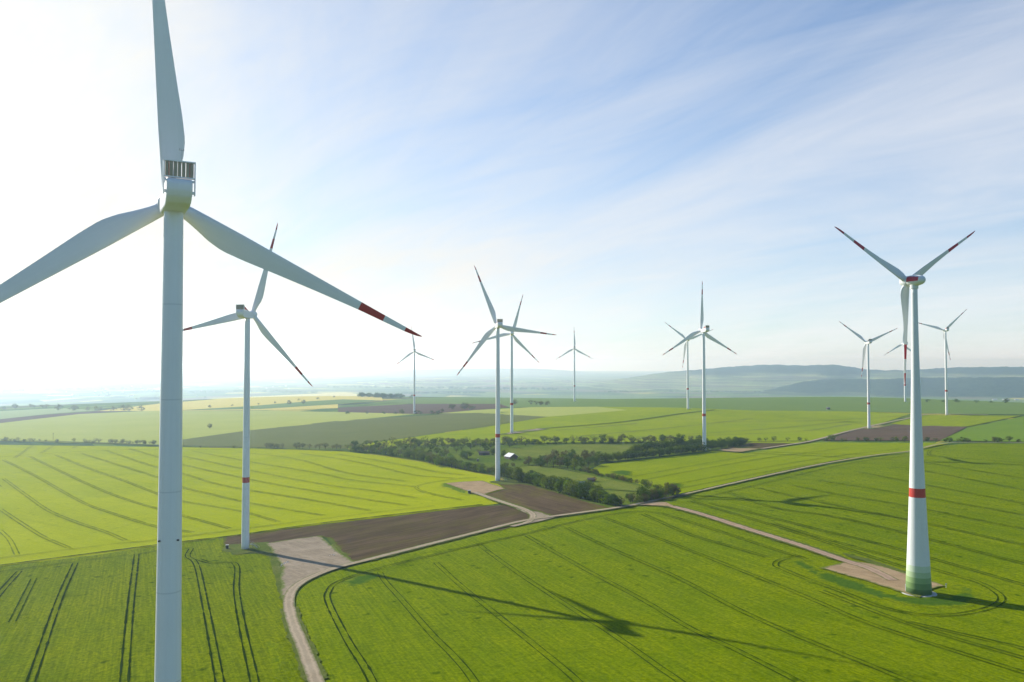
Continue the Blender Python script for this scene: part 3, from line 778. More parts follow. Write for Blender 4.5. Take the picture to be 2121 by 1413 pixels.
def tower_mesh(H, rad, bands, seg=56, seams=(), seam=1):
    """rad(t) radius; bands: list of (z0, z1, slot)"""
    # flange seams between the tower sections: shallow dirty grooves
    bands = list(bands) + [(z - .09, z + .09, seam) for z in seams]
    zs = sorted({0.0, H} | {z for b in bands for z in b[:2]} | set(np.linspace(0, H, 40).tolist()))
    prof = [(rad(z / H), z) for z in zs]
    def mt(k, i):
        zc = (zs[k] + zs[k + 1]) / 2
        for z0, z1, s in bands[::-1]:
            if z0 <= zc <= z1: return s
        return 0
    v, f, mi = lathe(prof, seg, 'Z', mt)
    me = mesh_from(v, f, 'tower', mi, True)
    return me


def flange_rings(H, rad, zs):
    mb_v, mb_f = [], []
    for z in zs:
        r = rad(z / H)
        v, f, _ = lathe([(r + .005, z - .16), (r + 0.05, z - .13), (r + 0.05, z + .13), (r + .005, z + .16)], 56)
        o = len(mb_v); mb_v += v; mb_f += [tuple(i + o for i in q) for q in f[:-2]]
    return mesh_from(mb_v, mb_f, 'flange', None, True)


def blade_mesh(Rr, chord, root_r, red, thick, twist0=13.0):
    """chord: list of (r/R, chord, thickness ratio); leading edge towards -X, suction side along +Y"""
    st = np.array([c[0] for c in chord])
    rs = sorted(set(np.linspace(0.0, 1, 46).tolist()) | {r for b in red for r in b} | {0.985, 0.995})
    rs = [r for r in rs if r >= 0.018]
    seg = 28; v, f, mi = [], [], []
    for r in rs:
        c = np.interp(r, st, [q[1] for q in chord]); th = np.interp(r, st, [q[2] for q in chord])
        le = -np.interp(r, [0, 0.1, 0.25, 1], [root_r, root_r * 1.02, root_r * 0.95, 0.10])
        tw = R(twist0) * (1 - r) ** 2
        blend = np.clip((r - 0.03) / 0.17, 0, 1)
        for i in range(seg):
            a = 2 * math.pi * i / seg
            xc = 0.5 * (1 + math.cos(a))                       # 0 leading .. 1 trailing
            circ = 0.5 * math.sin(a)
            foil = (1 if math.sin(a) > 0 else -1) * 2.6 * (0.2969 * math.sqrt(max(xc, 0)) - 0.126 * xc - 0.3516 * xc ** 2 + 0.2843 * xc ** 3 - 0.1036 * xc ** 4) * (1.15 if math.sin(a) > 0 else 0.8)
            y = (circ * (1 - blend) + foil * blend) * c * th
            x = le + c * xc
            X = x * math.cos(tw) - y * math.sin(tw); Y = x * math.sin(tw) + y * math.cos(tw)
            v.append((X, Y - 1.2 * 0.02 * Rr * r * r * 0.0, r * Rr))
    for k in range(len(rs) - 1):
        rc = (rs[k] + rs[k + 1]) / 2
        red_here = any(a <= rc <= b for a, b in red)
        for i in range(seg):
            j = (i + 1) % seg
            f.append((k * seg + i, k * seg + j, (k + 1) * seg + j, (k + 1) * seg + i)); mi.append(1 if red_here else 0)
    f.append(tuple(range(seg))[::-1]); mi.append(0)
    t = (len(rs) - 1) * seg; f.append(tuple(range(t, t + seg))); mi.append(1)
    return mesh_from(v, f, 'blade', mi, True)


RV, HV = 43.4, 105.0
V_CH = [(0.0, 1.95, 1.0), (0.05, 1.95, 1.0), (0.10, 2.5, 0.78), (0.16, 3.25, 0.50), (0.21, 3.55, 0.36), (0.28, 3.35, 0.28), (0.40, 2.75, 0.23), (0.55, 2.05, 0.2),
        (0.72, 1.35, 0.18), (0.85, 0.98, 0.17), (0.93, 0.72, 0.16), (0.975, 0.46, 0.16), (0.995, 0.2, 0.16), (1.0, 0.08, 0.16)]
V_BLADE = blade_mesh(RV, V_CH, 0.97, [(0.725, 0.83), (0.925, 1.0)], 1)
V_BLADE.materials.append(M['white']); V_BLADE.materials.append(M['red'])
RE = 33.6
E_CH = [(0.0, 1.7, 1.0), (0.04, 2.1, 0.8), (0.07, 2.75, 0.55), (0.13, 2.95, 0.40), (0.22, 2.55, 0.3), (0.38, 1.75, 0.24), (0.55, 1.25, 0.2),
        (0.72, 0.95, 0.18), (0.85, 0.78, 0.17), (0.93, 0.62, 0.16), (0.975, 0.42, 0.16), (0.995, 0.2, 0.16), (1.0, 0.08, 0.16)]
E_BLADE = blade_mesh(RE, E_CH, 0.85, [(0.60, 0.74), (0.875, 1.0)], 1, 18.0)
E_BLADE.materials.append(M['concrete_white']); E_BLADE.materials.append(M['dark_red'])

v_rad = lambda t: float(np.interp(t, [0, 0.3, 1.0], [1.68, 1.58, 1.15]))
V_BAND = (29.7, 32.1)
V_TOWER = tower_mesh(HV - 1.75, v_rad, [(*V_BAND, 1)], seams=(8.4, 27, 50, 76), seam=2)
for m_ in ('white', 'red', 'seam'): V_TOWER.materials.append(M[m_])


def v_nacelle():
    b = MB()
    prof = [(-6.7, 1.35), (-6.95, 0.9), (-6.9, 0.0), (-6.5, -0.8), (-5.6, -1.5), (-4.4, -1.8), (2.4, -1.8), (2.7, -1.4), (2.7, 1.0), (-0.6, 1.1), (-1.6, 1.55), (-6.2, 1.65)]
    b.prism(prof, -1.58, 1.58).bevel(0.22, 2)
    return b.mesh('nacelle')


def v_cooler():
    b = MB()
    y0, y1, w, zb, zt = -6.35, -6.0, 1.98, 1.68, 3.95
    b.box((-w, y0 - .06, zt - .16), (w, y1 + .06, zt)); b.box((-w, y0 - .06, zb), (w, y1 + .06, zb + .14))
    for s in (-1, 1):
        b.box((min(s * w, s * (w - .12)), y0 - .055, zb - .004 - 2.2), (max(s * w, s * (w - .12)), y1 + .055, zt - .004))
        b.box((min(s * (w - .17), s * 1.54), y0 - .02, -0.35), (max(s * (w - .17), s * 1.54), y1 + .02, 0.0))
        b.box((min(s * (w - .17), s * 1.54), y0 - .02, 1.2), (max(s * (w - .17), s * 1.54), y1 + .02, 1.45))
    k = 7; span = 2 * (w - .2); pw = span / k
    for i in range(k):
        x0 = -w + .2 + i * pw + .045
        b.box((x0, y0, zb + .10), (x0 + pw - .09, y1, zt - .12), 1)
    return b.mesh('cooler')


def v_brace():
    b = MB()
    for s in (-1, 1):
        x = s * 1.25
        b.prism([(-5.9, 3.9), (-5.9, 2.0), (-3.0, 1.7), (-1.2, 1.2), (-1.4, 1.5)], x - .08, x + .08)
    return b.mesh('cooler_brace')


def v_mast():
    b = MB()
    b.bar((0.25, -6.18, 3.9), (0.25, -6.18, 5.6), .035).bar((0.0, -6.18, 5.35), (0.5, -6.18, 5.35), .03)
    b.bar((0, -6.18, 5.35), (0, -6.18, 5.6), .07).bar((.5, -6.18, 5.35), (.5, -6.18, 5.6), .07)
    return b.mesh('wind_sensor')


def v_lamp():
    b = MB()
    b.bar((0.9, -4.6, 1.75), (.9, -4.6, 2.25), .16, 0, 10)
    return b.mesh('obstruction_lamp')


V_NAC = v_nacelle(); V_NAC.materials.append(M['white'])
V_COOL = v_cooler(); V_COOL.materials.append(M['white']); V_COOL.materials.append(M['cooler'])
V_BRACE = v_brace(); V_BRACE.materials.append(M['red'])
V_MAST = v_mast(); V_MAST.materials.append(M['steel'])
V_LAMP = v_lamp(); V_LAMP.materials.append(M['dark_red'])
hv, hf, hm = lathe([(1.72, -1.3), (1.78, -0.9), (1.78, 0.9), (1.6, 1.6), (1.2, 2.2), (0.6, 2.6), (0.08, 2.72)], 40, 'Y')
V_HUB = mesh_from(hv, hf, 'hub', hm, True); V_HUB.materials.append(M['white'])


def foundation(rad, h, name='foundation'):
    v, f, mi = lathe([(rad * 1.0, -0.8), (rad, h - 0.1), (rad - 0.15, h), (0.3, h + 0.02)], 56)
    me = mesh_from(v, f, name); me.materials.append(M['concrete'])
    return me


V_FOUND = foundation(2.35, 0.32)


def v_stair():
    b = MB()
    # door platform on the east side with a straight flight
    for y in (-0.55, 0.55):
        b.bar((1.75, y, 2.3), (3.1, y, 2.3), .05).bar((3.1, y, 2.3), (6.0, y, 0.05), .07)
        b.bar((3.1, y, 3.3), (6.0, y, 1.05), .035).bar((1.75, y, 3.3), (3.1, y, 3.3), .035)
        for t in (0, .5, 1.0): b.bar((3.1 + 2.9 * t, y, 2.3 - 2.25 * t), (3.1 + 2.9 * t, y, 3.3 - 2.25 * t), .03)
        b.bar((3.05, y, 0), (3.05, y, 2.3), .05)
    b.box((1.72, -.55, 2.2), (3.1, .55, 2.26))
    for i in range(11):
        t = (i + .5) / 11
        b.box((3.1 + 2.9 * t - .12, -.52, 2.3 - 2.25 * t - .03), (3.1 + 2.9 * t + .12, .52, 2.3 - 2.25 * t + .0))
    return b.mesh('stair')


V_STAIR = v_stair(); V_STAIR.materials.append(M['steel'])
_b = MB(); _b.box((1.60, -.45, 2.27), (1.72, .45, 4.3)); _b.bevel(.05, 1)
V_DOOR = _b.mesh('door'); V_DOOR.materials.append(M['steel'])


def turbine_vestas(key, label, yaw, theta, loc=None, H=HV, tower=None, pitch=0.0, stair=True, found=True, dtheta=(0, 0, 0)):
    x, y, z = loc or POS[key]
    root = tag(empty('wind_turbine', (x, y, z)), label, 'wind turbine', 'wind turbines of the farm')
    link('tower', tower or V_TOWER, root)
    if found:
        link('foundation', V_FOUND, root)
    if stair:
        link('stair', V_STAIR, root).rotation_euler = (0, 0, R(8)); link('door', V_DOOR, root).rotation_euler = (0, 0, R(8))
    a = R(-yaw)
    nac = link('nacelle', V_NAC, root); nac.location = (0, 0, H); nac.rotation_euler = (0, 0, a)
    for nm, me in (('cooler', V_COOL), ('cooler_brace', V_BRACE), ('wind_sensor', V_MAST), ('obstruction_lamp', V_LAMP)):
        link(nm, me, nac)
    rot = link('rotor_hub', V_HUB, root)
    fw = Vector((math.sin(R(yaw)), math.cos(R(yaw)), 0)) * 4.15
    rot.location = (fw.x, fw.y, H + 0.1); rot.rotation_euler = (R(5), 0, a)
    for i in range(3):
        b = link('blade', V_BLADE, rot)
        b.rotation_euler = (0, R(theta + 120 * i + dtheta[i]), 0)
        if pitch: b.rotation_euler = (Matrix.Rotation(R(theta + 120 * i), 3, 'Y') @ Matrix.Rotation(R(pitch), 3, 'Z')).to_euler()
    return root


# nearest turbine: its foot is below the frame
D1 = 119.0
a1 = float(azimuth(354, 900))
x1, y1 = D1 * math.sin(a1), D1 * math.cos(a1)
g1 = float(terrain(np.array([x1]), np.array([y1]))[0])
H1 = CAM_Z + D1 * float(tan_el(362, 413)) - g1
t1_rad = lambda t: float(np.interp(t, [0, 0.22, 1.0], [1.86, 1.74, 1.24]))
T1 = tower_mesh(H1 - 1.75, t1_rad, [], seams=(30, 42, 55.5, 68, 81, 94), seam=1)
T1.materials.append(M['white']); T1.materials.append(M['seam'])
t1 = turbine_vestas(None, 'nearest and largest white turbine seen from behind, its foot below the frame', -29, -5.0, (x1, y1, g1), H1, T1)
for aa_ in (-118, -28):
    _b = MB()
    rr_ = t1_rad(0.50) - .01; ca, sa = math.cos(R(aa_)), math.sin(R(aa_))
    zz_ = CAM_Z + D1 * float(tan_el(354, 1116)) - g1
    _b.bar((ca * rr_, sa * rr_, zz_), (ca * (rr_ + .22), sa * (rr_ + .22), zz_), .13, 0, 10)
    _b.build('tower_lamp', [M['dark_box']], t1)

turbine_vestas('second', 'white turbine beside the gravel pad casting the long shadow across the big field', 12, 19)
turbine_vestas('centre', 'white turbine standing at the hedge corner by the reddish gravel pad, cooler box on top', -14, -22)
turbine_vestas('behind', 'turbine just behind and right of the one at the hedge corner', -4, 16)
turbine_vestas('far_left', 'small hazy turbine right under the red blade tip of the nearest turbine', -9, -7)
turbine_vestas('far_centre', 'small distant turbine standing alone on the green crest left of centre right', 2, -1)
turbine_vestas('pair_front', 'turbine at the end of the dark hedge with one blade straight up', -18, -1)
turbine_vestas('pair_back', 'slimmer turbine close behind the one with a blade straight up', -1, -52)
turbine_vestas('right_mid', 'turbine beside the brown ploughed field left of the green footed tower', -4, -54)
turbine_vestas('hidden', 'distant turbine mostly hidden behind the hanging blade of the green footed tower', -13, 2)
T18 = tower_mesh(118 - 1.75, v_rad, [(32.5, 35, 1)], seams=(9, 28, 52, 80), seam=2)
for m_ in ('white', 'red', 'seam'): T18.materials.append(M[m_])
turbine_vestas('right_far', 'turbine standing just right of the green footed tower with two raised blades', 2, -74, None, 118, T18)


def turbine_green():
    x, y, z = POS['green_foot']; H = 98.0; yaw = -20
    root = tag(empty('wind_turbine', (x, y, z)), 'concrete turbine tower with green graded foot and red egg shaped nacelle band', 'wind turbine', 'wind turbines of the farm')
    rad = lambda t: 0.94 + (3.8 - 0.94) * (1 - t) ** 1.8
    gb = [0, 2.1, 3.9, 5.6, 7.3, 9.2]
    bands = [(gb[i], gb[i + 1], 2 + i) for i in range(5)] + [(30.2, 33.0, 1)]
    me = tower_mesh(H - 1.3, rad, bands)
    for k in ('concrete_white', 'red', 'green0', 'green1', 'green2', 'green3', 'green4'): me.materials.append(M[k])
    link('tower', me, root)
    link('foundation', foundation(5.2, 0.45), root)
    col = MB(); col.bar((0, 0, H - 2.3), (0, 0, H - 1.0), 1.18, 0, 40, 1.25); col.build('yaw_collar', [M['concrete_white']], root)
    a = R(-yaw)
    prof = [(0.06, -4.1), (0.55, -3.95), (1.0, -3.55), (1.35, -3.0), (1.55, -2.2), (1.68, -1.3), (1.75, -0.4), (1.77, 0.6), (1.74, 1.3), (1.70, 1.75)]
    fine = []
    for i in range(len(prof) - 1):
        for q in np.linspace(0, 1, 4, endpoint=False): fine.append(tuple(np.array(prof[i]) * (1 - q) + np.array(prof[i + 1]) * q))
    fine.append(prof[-1])
    seg = 64
    def mt(k, i):
        yy = (fine[k][1] + fine[k + 1][1]) / 2; ang = (2 * math.pi * (i + .5) / seg)
        side = math.degrees(min(abs(ang - 0), abs(ang - 2 * math.pi), abs(ang - math.pi)))
        up = math.sin(ang)
        hi = 0.82 - 0.05 * (1.4 - yy); lo = -0.16
        return 1 if (-2.9 < yy < 1.5 and lo < up < hi) else 0
    v, f, mi = lathe(fine, seg, 'Y', mt)
    nac = link('nacelle', mesh_from(v, f, 'nacelle', mi, True), root, [M['concrete_white'], M['dark_red']])
    nac.location = (0, 0, H + .3); nac.rotation_euler = (0, 0, a)
    b = MB(); b.bar((0, -2.4, 1.5), (0, -2.4, 3.0), .04).bar((-.3, -2.4, 2.7), (.3, -2.4, 2.7), .03); b.build('wind_sensor', [M['steel']], nac)
    hv, hf, hm = lathe([(1.66, -1.15), (1.72, -1.0), (1.70, 0.2), (1.52, 1.1), (1.15, 1.9), (0.6, 2.4), (0.08, 2.55)], 48, 'Y')
    hub = link('rotor_hub', mesh_from(hv, hf, 'rotor_hub', hm, True), root, [M['concrete_white']])
    hub.location = (math.sin(R(yaw)) * 2.95, math.cos(R(yaw)) * 2.85, H + .3); hub.rotation_euler = (R(4), 0, a)
    for i in range(3):
        link('blade', E_BLADE, hub).rotation_euler = (0, R(-62 + 120 * i), 0)
    b = MB(); b.box((3.60, -.5, .4), (3.76, .5, 2.6)); d = b.build('door', [M['steel']], root); d.rotation_euler = (0, 0, R(160))


turbine_green()

# ------------------------------------------------------------------ trees
def tree_proto(kind, seed):
    r = np.random.default_rng(seed)
    H = 8.0
    spec = {'round': (0.16, 3.4, 3.2, 20, 40, 1.15, 0.46), 'bush': (0.0, 3.5, 3.9, 22, 46, 1.25, 0.46), 'column': (0.0, 2.0, 3.9, 18, 42, 1.0, 0.42),
            'sparse': (0.14, 3.2, 3.2, 18, 11, 1.15, 0.50), 'far': (0.0, 3.2, 3.8, 9, 12, 1.6, 1.15)}[kind]
    low, wr, hr, nc, nl, rc, ls = spec
    cz = H * low + hr
    V, Fc = [], []
    for c in range(nc):
        d = r.normal(0, 1, 3); d /= np.linalg.norm(d)
        q = r.uniform(0.35, 0.92) ** 0.7
        if kind in ('bush', 'column') : d[2] = d[2] * 0.95
        sh = 1.0 - (0.30 * max(0, d[2]) if kind == 'column' else 0.0)
        ctr = np.array([d[0] * wr * q * sh, d[1] * wr * q * sh, cz + d[2] * (hr - rc * .4) * q])
        k_rc = rc * r.uniform(0.7, 1.3)
        for l in range(nl):
            nrm = r.normal(0, 1, 3); nrm /= np.linalg.norm(nrm)
            p = ctr + nrm * k_rc * r.uniform(0.55, 1.08) * np.array([1.1, 1.1, 0.85])
            if p[2] < 0.15: p[2] = 0.15 + r.uniform(0, .3)
            nn = nrm + r.normal(0, 0.45, 3) + np.array([0, 0, .25]); nn /= np.linalg.norm(nn)
            u = np.cross(nn, r.normal(0, 1, 3)); u /= np.linalg.norm(u); w = np.cross(nn, u)
            s = ls * r.uniform(0.6, 1.25)
            o = len(V)
            V += [p + u * s * .6, p + w * s * .45, p - u * s * .6, p - w * s * .45]; Fc.append((o, o + 1, o + 2, o + 3))
    crown = mesh_from(V, Fc, 'crown')
    b = MB()
    th = H * low + 1.2
    b.bar((0, 0, -0.4), (0.08, 0.05, th), 0.22 if kind != 'bush' else .16, 0, 7, 0.15)
    for i in range(6 if kind in ('round', 'sparse') else 4):
        a = i * 1.05 + r.uniform(0, .6); L = r.uniform(.5, .8)
        p1 = (wr * L * math.cos(a), wr * L * math.sin(a), th + hr * r.uniform(.4, 1.0))
        b.bar((0.08, 0.05, th - r.uniform(0.1, .5)), p1, .11, 0, 5, .035)
        if kind in ('round', 'sparse'):
            for j in range(2):
                b.bar(p1, (p1[0] * r.uniform(.9, 1.4), p1[1] * r.uniform(.9, 1.4), p1[2] + r.uniform(.4, 1.2)), .04, 0, 4, .015)
    b.bar((0.08, 0.05, th - .1), (0, 0, H * .78), .13, 0, 5, .03)
    trunk = b.mesh('trunk'); trunk.materials.append(M['bark'])
    return crown, trunk, H


PROTO = {k: [tree_proto(k, 100 * i + 7 * j) for j in range(n_)] for i, (k, n_) in enumerate([('round', 4), ('bush', 4), ('column', 3), ('sparse', 3), ('far', 3)])}
CROWN = {}


def crown_mesh(kind, j, leaf):
    key = (kind, j, leaf)
    if key not in CROWN:
        me = PROTO[kind][j][0].copy(); me.materials.clear(); me.materials.append(M[leaf]); CROWN[key] = me
    return CROWN[key]


def plant(x, y, h, kind, leaf, label, group=None, wide=1.0, name='tree', cat='tree'):
    j = int(rng.integers(len(PROTO[kind])))
    z = float(terrain(np.array([x]), np.array([y]))[0]) + 0.02
    o = empty(name, (x, y, z), rng.uniform(0, 6.28))
    s = h / PROTO[kind][j][2]; o.scale = (s * wide * rng.uniform(.88, 1.14), s * wide * rng.uniform(.88, 1.14), s)
    tag(o, label, cat, group)
    c = link('crown', crown_mesh(kind, j, leaf), o); t = link('trunk', PROTO[kind][j][1], o)
    return o


def row(pts, spacing, h, kinds, leaves, label, group, jit=1.0, wide=1.0, name='tree', cat='tree', skip=0.0):
    w = world_line(pts, spacing)
    for x, y in w:
        if rng.random() < skip: continue
        k = kinds[int(rng.integers(len(kinds)))]; lf = leaves[int(rng.integers(len(leaves)))]
        plant(x + rng.normal(0, jit), y + rng.normal(0, jit), rng.uniform(*h), k, lf, label, group, wide, name, cat)


# tall trees of the hedge along the ploughed strip
row([(1030, 986), (1054, 992), (1124, 1010.5), (1195, 1031), (1270, 1050)], 2.5, (7.0, 11.5), ['column', 'column', 'bush'], ['leaf_dark', 'leaf_mid', 'leaf_mid', 'leaf_fresh'],
    'upright green tree in the dense hedge along the second ploughed strip', 'trees of the hedge along the ploughed strip', 0.7, 1.0)
row([(1150, 1010), (1200, 1022), (1245, 1036)], 6.0, (7, 10), ['bush'], ['leaf_dark', 'leaf_mid'],
    'broad dark tree behind the hedge facing the small meadow', 'trees behind the ploughed strip hedge', 1.2)
row([(1276, 1050), (1320, 1043), (1370, 1034), (1406, 1027)], 2.4, (5.0, 8.5), ['bush', 'bush', 'column', 'sparse'], ['leaf_dark', 'leaf_mid', 'leaf_brown', 'leaf_brown'],
    'dark or brownish bush in the clump at the road corner', 'bushes of the clump at the road corner', 1.2, .9, 'bush', 'bush')
row([(1300, 1042), (1350, 1033), (1395, 1025)], 4.5, (5.5, 9.0), ['bush', 'sparse'], ['leaf_dark', 'leaf_brown'],
    'rear bush in the clump at the road corner', 'bushes of the clump at the road corner, rear', 1.6, .9, 'bush', 'bush')
# left edge of the orchard
row([(718, 934), (788, 941), (877, 955), (898, 962), (950, 971), (1020, 983)], 3.8, (6, 9), ['bush', 'round', 'sparse'], ['leaf_mid', 'leaf_grey', 'leaf_mid', 'leaf_dark', 'leaf_fresh'],
    'grey green tree in the curved hedge between orchard and bright left field', 'trees of the curved orchard hedge', 1.6, .95)
row([(900, 960), (1000, 976)], 3.6, (5, 7), ['column', 'bush'], ['leaf_mid'], 'mid green shrub in the clipped looking hedge left of the hedge corner turbine', 'shrubs left of the hedge corner turbine', .8, .9, 'shrub', 'shrub')
# orchard interior
pp = [(752, 930), (775, 932), (800, 930), (826, 929), (850, 930), (868, 928), (772, 937), (812, 938), (845, 941), (872, 943), (893, 935), (905, 930), (928, 931), (948, 927), (905, 944),
      (925, 946), (880, 950), (901, 955), (840, 934), (885, 929), (915, 923), (938, 920), (975, 932), (995, 927), (1008, 938), (1016, 930), (1022, 944), (955, 935), (945, 939), (830, 946), (790, 934), (1055, 928), (1088, 926), (735, 928), (760, 935), (783, 936), (818, 934), (836, 938), (858, 935), (876, 937), (890, 945), (898, 924), (922, 938), (940, 930), (915, 950), (962, 925), (985, 924), (1003, 931), (868, 948), (806, 942), (855, 946)]
for px, py in pp:
    x, y, _ = ground_at(px, py)
    plant(x, y, rng.uniform(6.0, 9.0), ['round', 'round', 'sparse'][int(rng.integers(3))], ['leaf_grey', 'leaf_mid', 'leaf_mid', 'leaf_dark'][int(rng.integers(4))],
          'loose round fruit tree standing in the old orchard grass', 'fruit trees of the orchard')
x, y, _ = ground_at(968, 952); plant(x, y, 9.0, 'bush', 'leaf_dark', 'large very dark broad tree left of the low dark roofed shed', None, 1.15)
x, y, _ = ground_at(958, 950); plant(x, y, 7.5, 'bush', 'leaf_dark', 'smaller dark tree touching the left side of the large very dark tree', None, 1.05)
x, y, _ = ground_at(933, 954); plant(x, y, 7.0, 'bush', 'leaf_fresh', 'fresh yellow green tree at the orchard edge', None, 1.1)
x, y, _ = ground_at(912, 958); plant(x, y, 5.6, 'bush', 'leaf_fresh', 'smaller yellow green bush left of the fresh green tree', None, 1.1)
x, y, _ = ground_at(1021, 944); plant(x, y, 7.0, 'bush', 'leaf_dark', 'dark rounded tree close behind the left side of the hedge corner tower', None, .9)
x, y, _ = ground_at(1043, 946); plant(x, y, 6.6, 'bush', 'leaf_mid', 'green rounded tree close behind the right side of the hedge corner tower', None, .9)
x, y, _ = ground_at(992, 940); plant(x, y, 4.8, 'sparse', 'leaf_brown', 'brownish bare looking bush beside the low dark roofed shed', None, 1.2, 'bush', 'bush')
for px, py, h, lf, lb in [(1063, 956, 3.4, 'leaf_mid', 'low green shrub below the white roofed barn'), (1075, 954, 3.0, 'leaf_fresh', 'light green shrub right of the white roofed barn'),
                          (1048, 968, 4.4, 'leaf_brown', 'brown thicket between barn and small meadow'), (1062, 967, 3.6, 'leaf_brown', 'darker brown thicket right of the other brown thicket'),
                          (1088, 963, 3.8, 'leaf_brown', 'small brown bush left of the two dark bushes above the meadow')]:
    x, y, _ = ground_at(px, py); plant(x, y, h, 'bush', lf, lb, None, 1.1, 'shrub', 'shrub')
# back row beside the lane
row([(735, 925), (830, 924), (940, 921), (1040, 920), (1150, 918), (1240, 918), (1330, 917), (1440, 916)], 5.0, (5.0, 10.5), ['bush', 'round', 'bush', 'sparse'], ['leaf_grey', 'leaf_mid', 'leaf_dark', 'leaf_grey'],
    'tree in the loose row behind the orchard along the lane', 'trees of the lane row behind the orchard', 2.0, 1.1)
row([(860, 925), (940, 924), (1150, 920.5), (1330, 919), (1440, 918)], 4.5, (2.4, 4.4), ['bush'], ['leaf_dark', 'leaf_mid'],
    'low dark bush at the foot of the lane row', 'low bushes under the lane row', 1.5, 1.4, 'bush', 'bush')
# two dark hedges leading to the turbine pair
row([(1243, 958), (1290, 954), (1336, 949), (1400, 942), (1452, 935.5)], 2.7, (6.0, 9.5), ['bush'], ['leaf_dark', 'leaf_dark', 'leaf_mid'],
    'dark green bush in the front of two thick hedges above the right field', 'bushes of the front thick hedge', 1.6, 1.05, 'bush', 'bush')
row([(1310, 941), (1350, 935), (1400, 929), (1460, 925), (1500, 925), (1540, 921)], 3.4, (6.5, 10), ['bush'], ['leaf_dark', 'leaf_dark', 'leaf_mid'],
    'dark green bush in the rear of two thick hedges above the right field', 'bushes of the rear thick hedge', 2.0, 1.1, 'bush', 'bush')
row([(1462, 933), (1500, 929), (1542, 922)], 4.2, (5.5, 8.5), ['bush'], ['leaf_dark'],
    'very dark bush at the foot of the turbine with a blade straight up', 'dark bushes at the foot of that turbine', 1.4, 1.0, 'bush', 'bush')
x, y, _ = ground_at(1545, 920); plant(x, y, 8.0, 'sparse', 'leaf_grey', 'tall greyish tree ending the dark hedge by the small brown field', None, 1.0)
# copse between meadow and thick hedges
for px, py in [(1095, 964), (1110, 965), (1125, 961), (1140, 958), (1152, 962), (1168, 957), (1180, 962), (1192, 956), (1204, 962), (1215, 957), (1228, 960), (1160, 968), (1176, 972), (1190, 975), (1205, 970), (1218, 968), (1232, 966), (1150, 953), (1185, 950), (1240, 955), (1170, 952), (1212, 950), (1228, 951), (1120, 968), (1134, 966), (1146, 970), (1168, 964), (1198, 964), (1222, 963)]:
    x, y, _ = ground_at(px, py)
    plant(x, y, rng.uniform(6.5, 10), ['bush', 'round', 'sparse', 'bush'][int(rng.integers(4))], ['leaf_dark', 'leaf_mid', 'leaf_brown', 'leaf_dark'][int(rng.integers(4))],
          'tree in the dark copse between small meadow and thick hedges', 'trees of the dark copse above the meadow')
row([(1198, 976), (1240, 986), (1290, 997), (1336, 1008), (1372, 1018)], 3.2, (2.4, 5.2), ['bush', 'sparse'], ['leaf_mid', 'leaf_brown', 'leaf_dark', 'leaf_grey'],
    'small shrub in the thin hedge on the far side of the meadow', 'shrubs of the thin meadow hedge', 1.0, 1.05, 'shrub', 'shrub')
# lane trees to the right
for i, (px, h) in enumerate([(1573, 4.6), (1586, 5.2), (1603, 6.0), (1631, 5.4), (1656, 5.2), (1670, 4.0)]):
    x, y, _ = ground_at(px, 915); plant(x, y, h, 'sparse' if i % 2 else 'round', 'leaf_mid', 'loose lane tree between the dark hedge and the pale dirt lane', 'lane trees left of the dirt lane', 1.1)
x, y, _ = ground_at(1722, 915); plant(x, y, 7.6, 'bush', 'leaf_mid', 'biggest bushy tree at the corner of the brown field by the lane', None, 1.15)
for i, px in enumerate([1712, 1745, 1752, 1777, 1795, 1824, 1815, 1857, 1848, 1874, 1921, 1938, 1958, 1966, 1985, 1995, 2005, 2042, 2060, 2066, 2075, 2090, 2110, 2128, 2150, 2175, 2200]):
    x, y, _ = ground_at(px, 915.5 if px < 1950 else 917); plant(x, y, rng.uniform(3.2, 6.6), ['round', 'bush', 'sparse'][i % 3], ['leaf_mid', 'leaf_dark', 'leaf_grey'][int(rng.integers(3))],
        'scattered small tree in the row along the brown field', 'trees of the row along the brown field', 1.1)
# left lane trees
for i, px in enumerate([-30, -12, 4, 12, 22, 30, 38, 50, 62, 118, 176, 181, 186, 193, 205, 228, 233, 240, 248, 254, 262, 268, 276, 284, 290, 300, 310, 318]):
    x, y, _ = ground_at(px, 914 + px * .022); plant(x, y, rng.uniform(3.6, 6.8), ['sparse', 'bush'][i % 2], 'leaf_grey', 'small hazy tree in the hedge row left of the nearest tower', 'small trees of the left hedge row', 1.1)
for px, h, lb in [(69, 5.2, 'roundish grey tree, first from the left edge, in the left hedge row'), (82, 4.6, 'slim grey tree just left of the utility pole'), (95, 4.0, 'little tree hard beside the foot of the utility pole'),
                  (153, 6.6, 'grey tree standing apart in the left hedge row right of the utility pole'), (197, 7.2, 'tallest grey tree of the left hedge row'), (296, 6.0, 'dark dense tree near the right end of the left hedge row'), (319, 5.6, 'dark tree hard against the nearest tower')]:
    x, y, _ = ground_at(px, 914 + px * .022); plant(x, y, h, 'sparse' if px < 200 else 'bush', 'leaf_grey', lb, None, 1.05)
for i, px in enumerate([415, 485, 552, 560, 568, 574, 585, 614, 620, 627, 641, 654, 662, 674, 689, 697, 705]):
    x, y, _ = ground_at(px, 929 + (px - 415) * .006); plant(x, y, rng.uniform(4.5, 7.6) if px > 490 else 3.6, ['sparse', 'round'][i % 2], ['leaf_brown', 'leaf_grey'][i % 2], 'small brownish tree in the row under the olive field', 'row trees under the olive field', 1.05)
x, y, _ = ground_at(435, 888); plant(x, y, 7.6, 'bush', 'leaf_grey', 'lone round tree in the middle of the pale left field', None, 1.1)
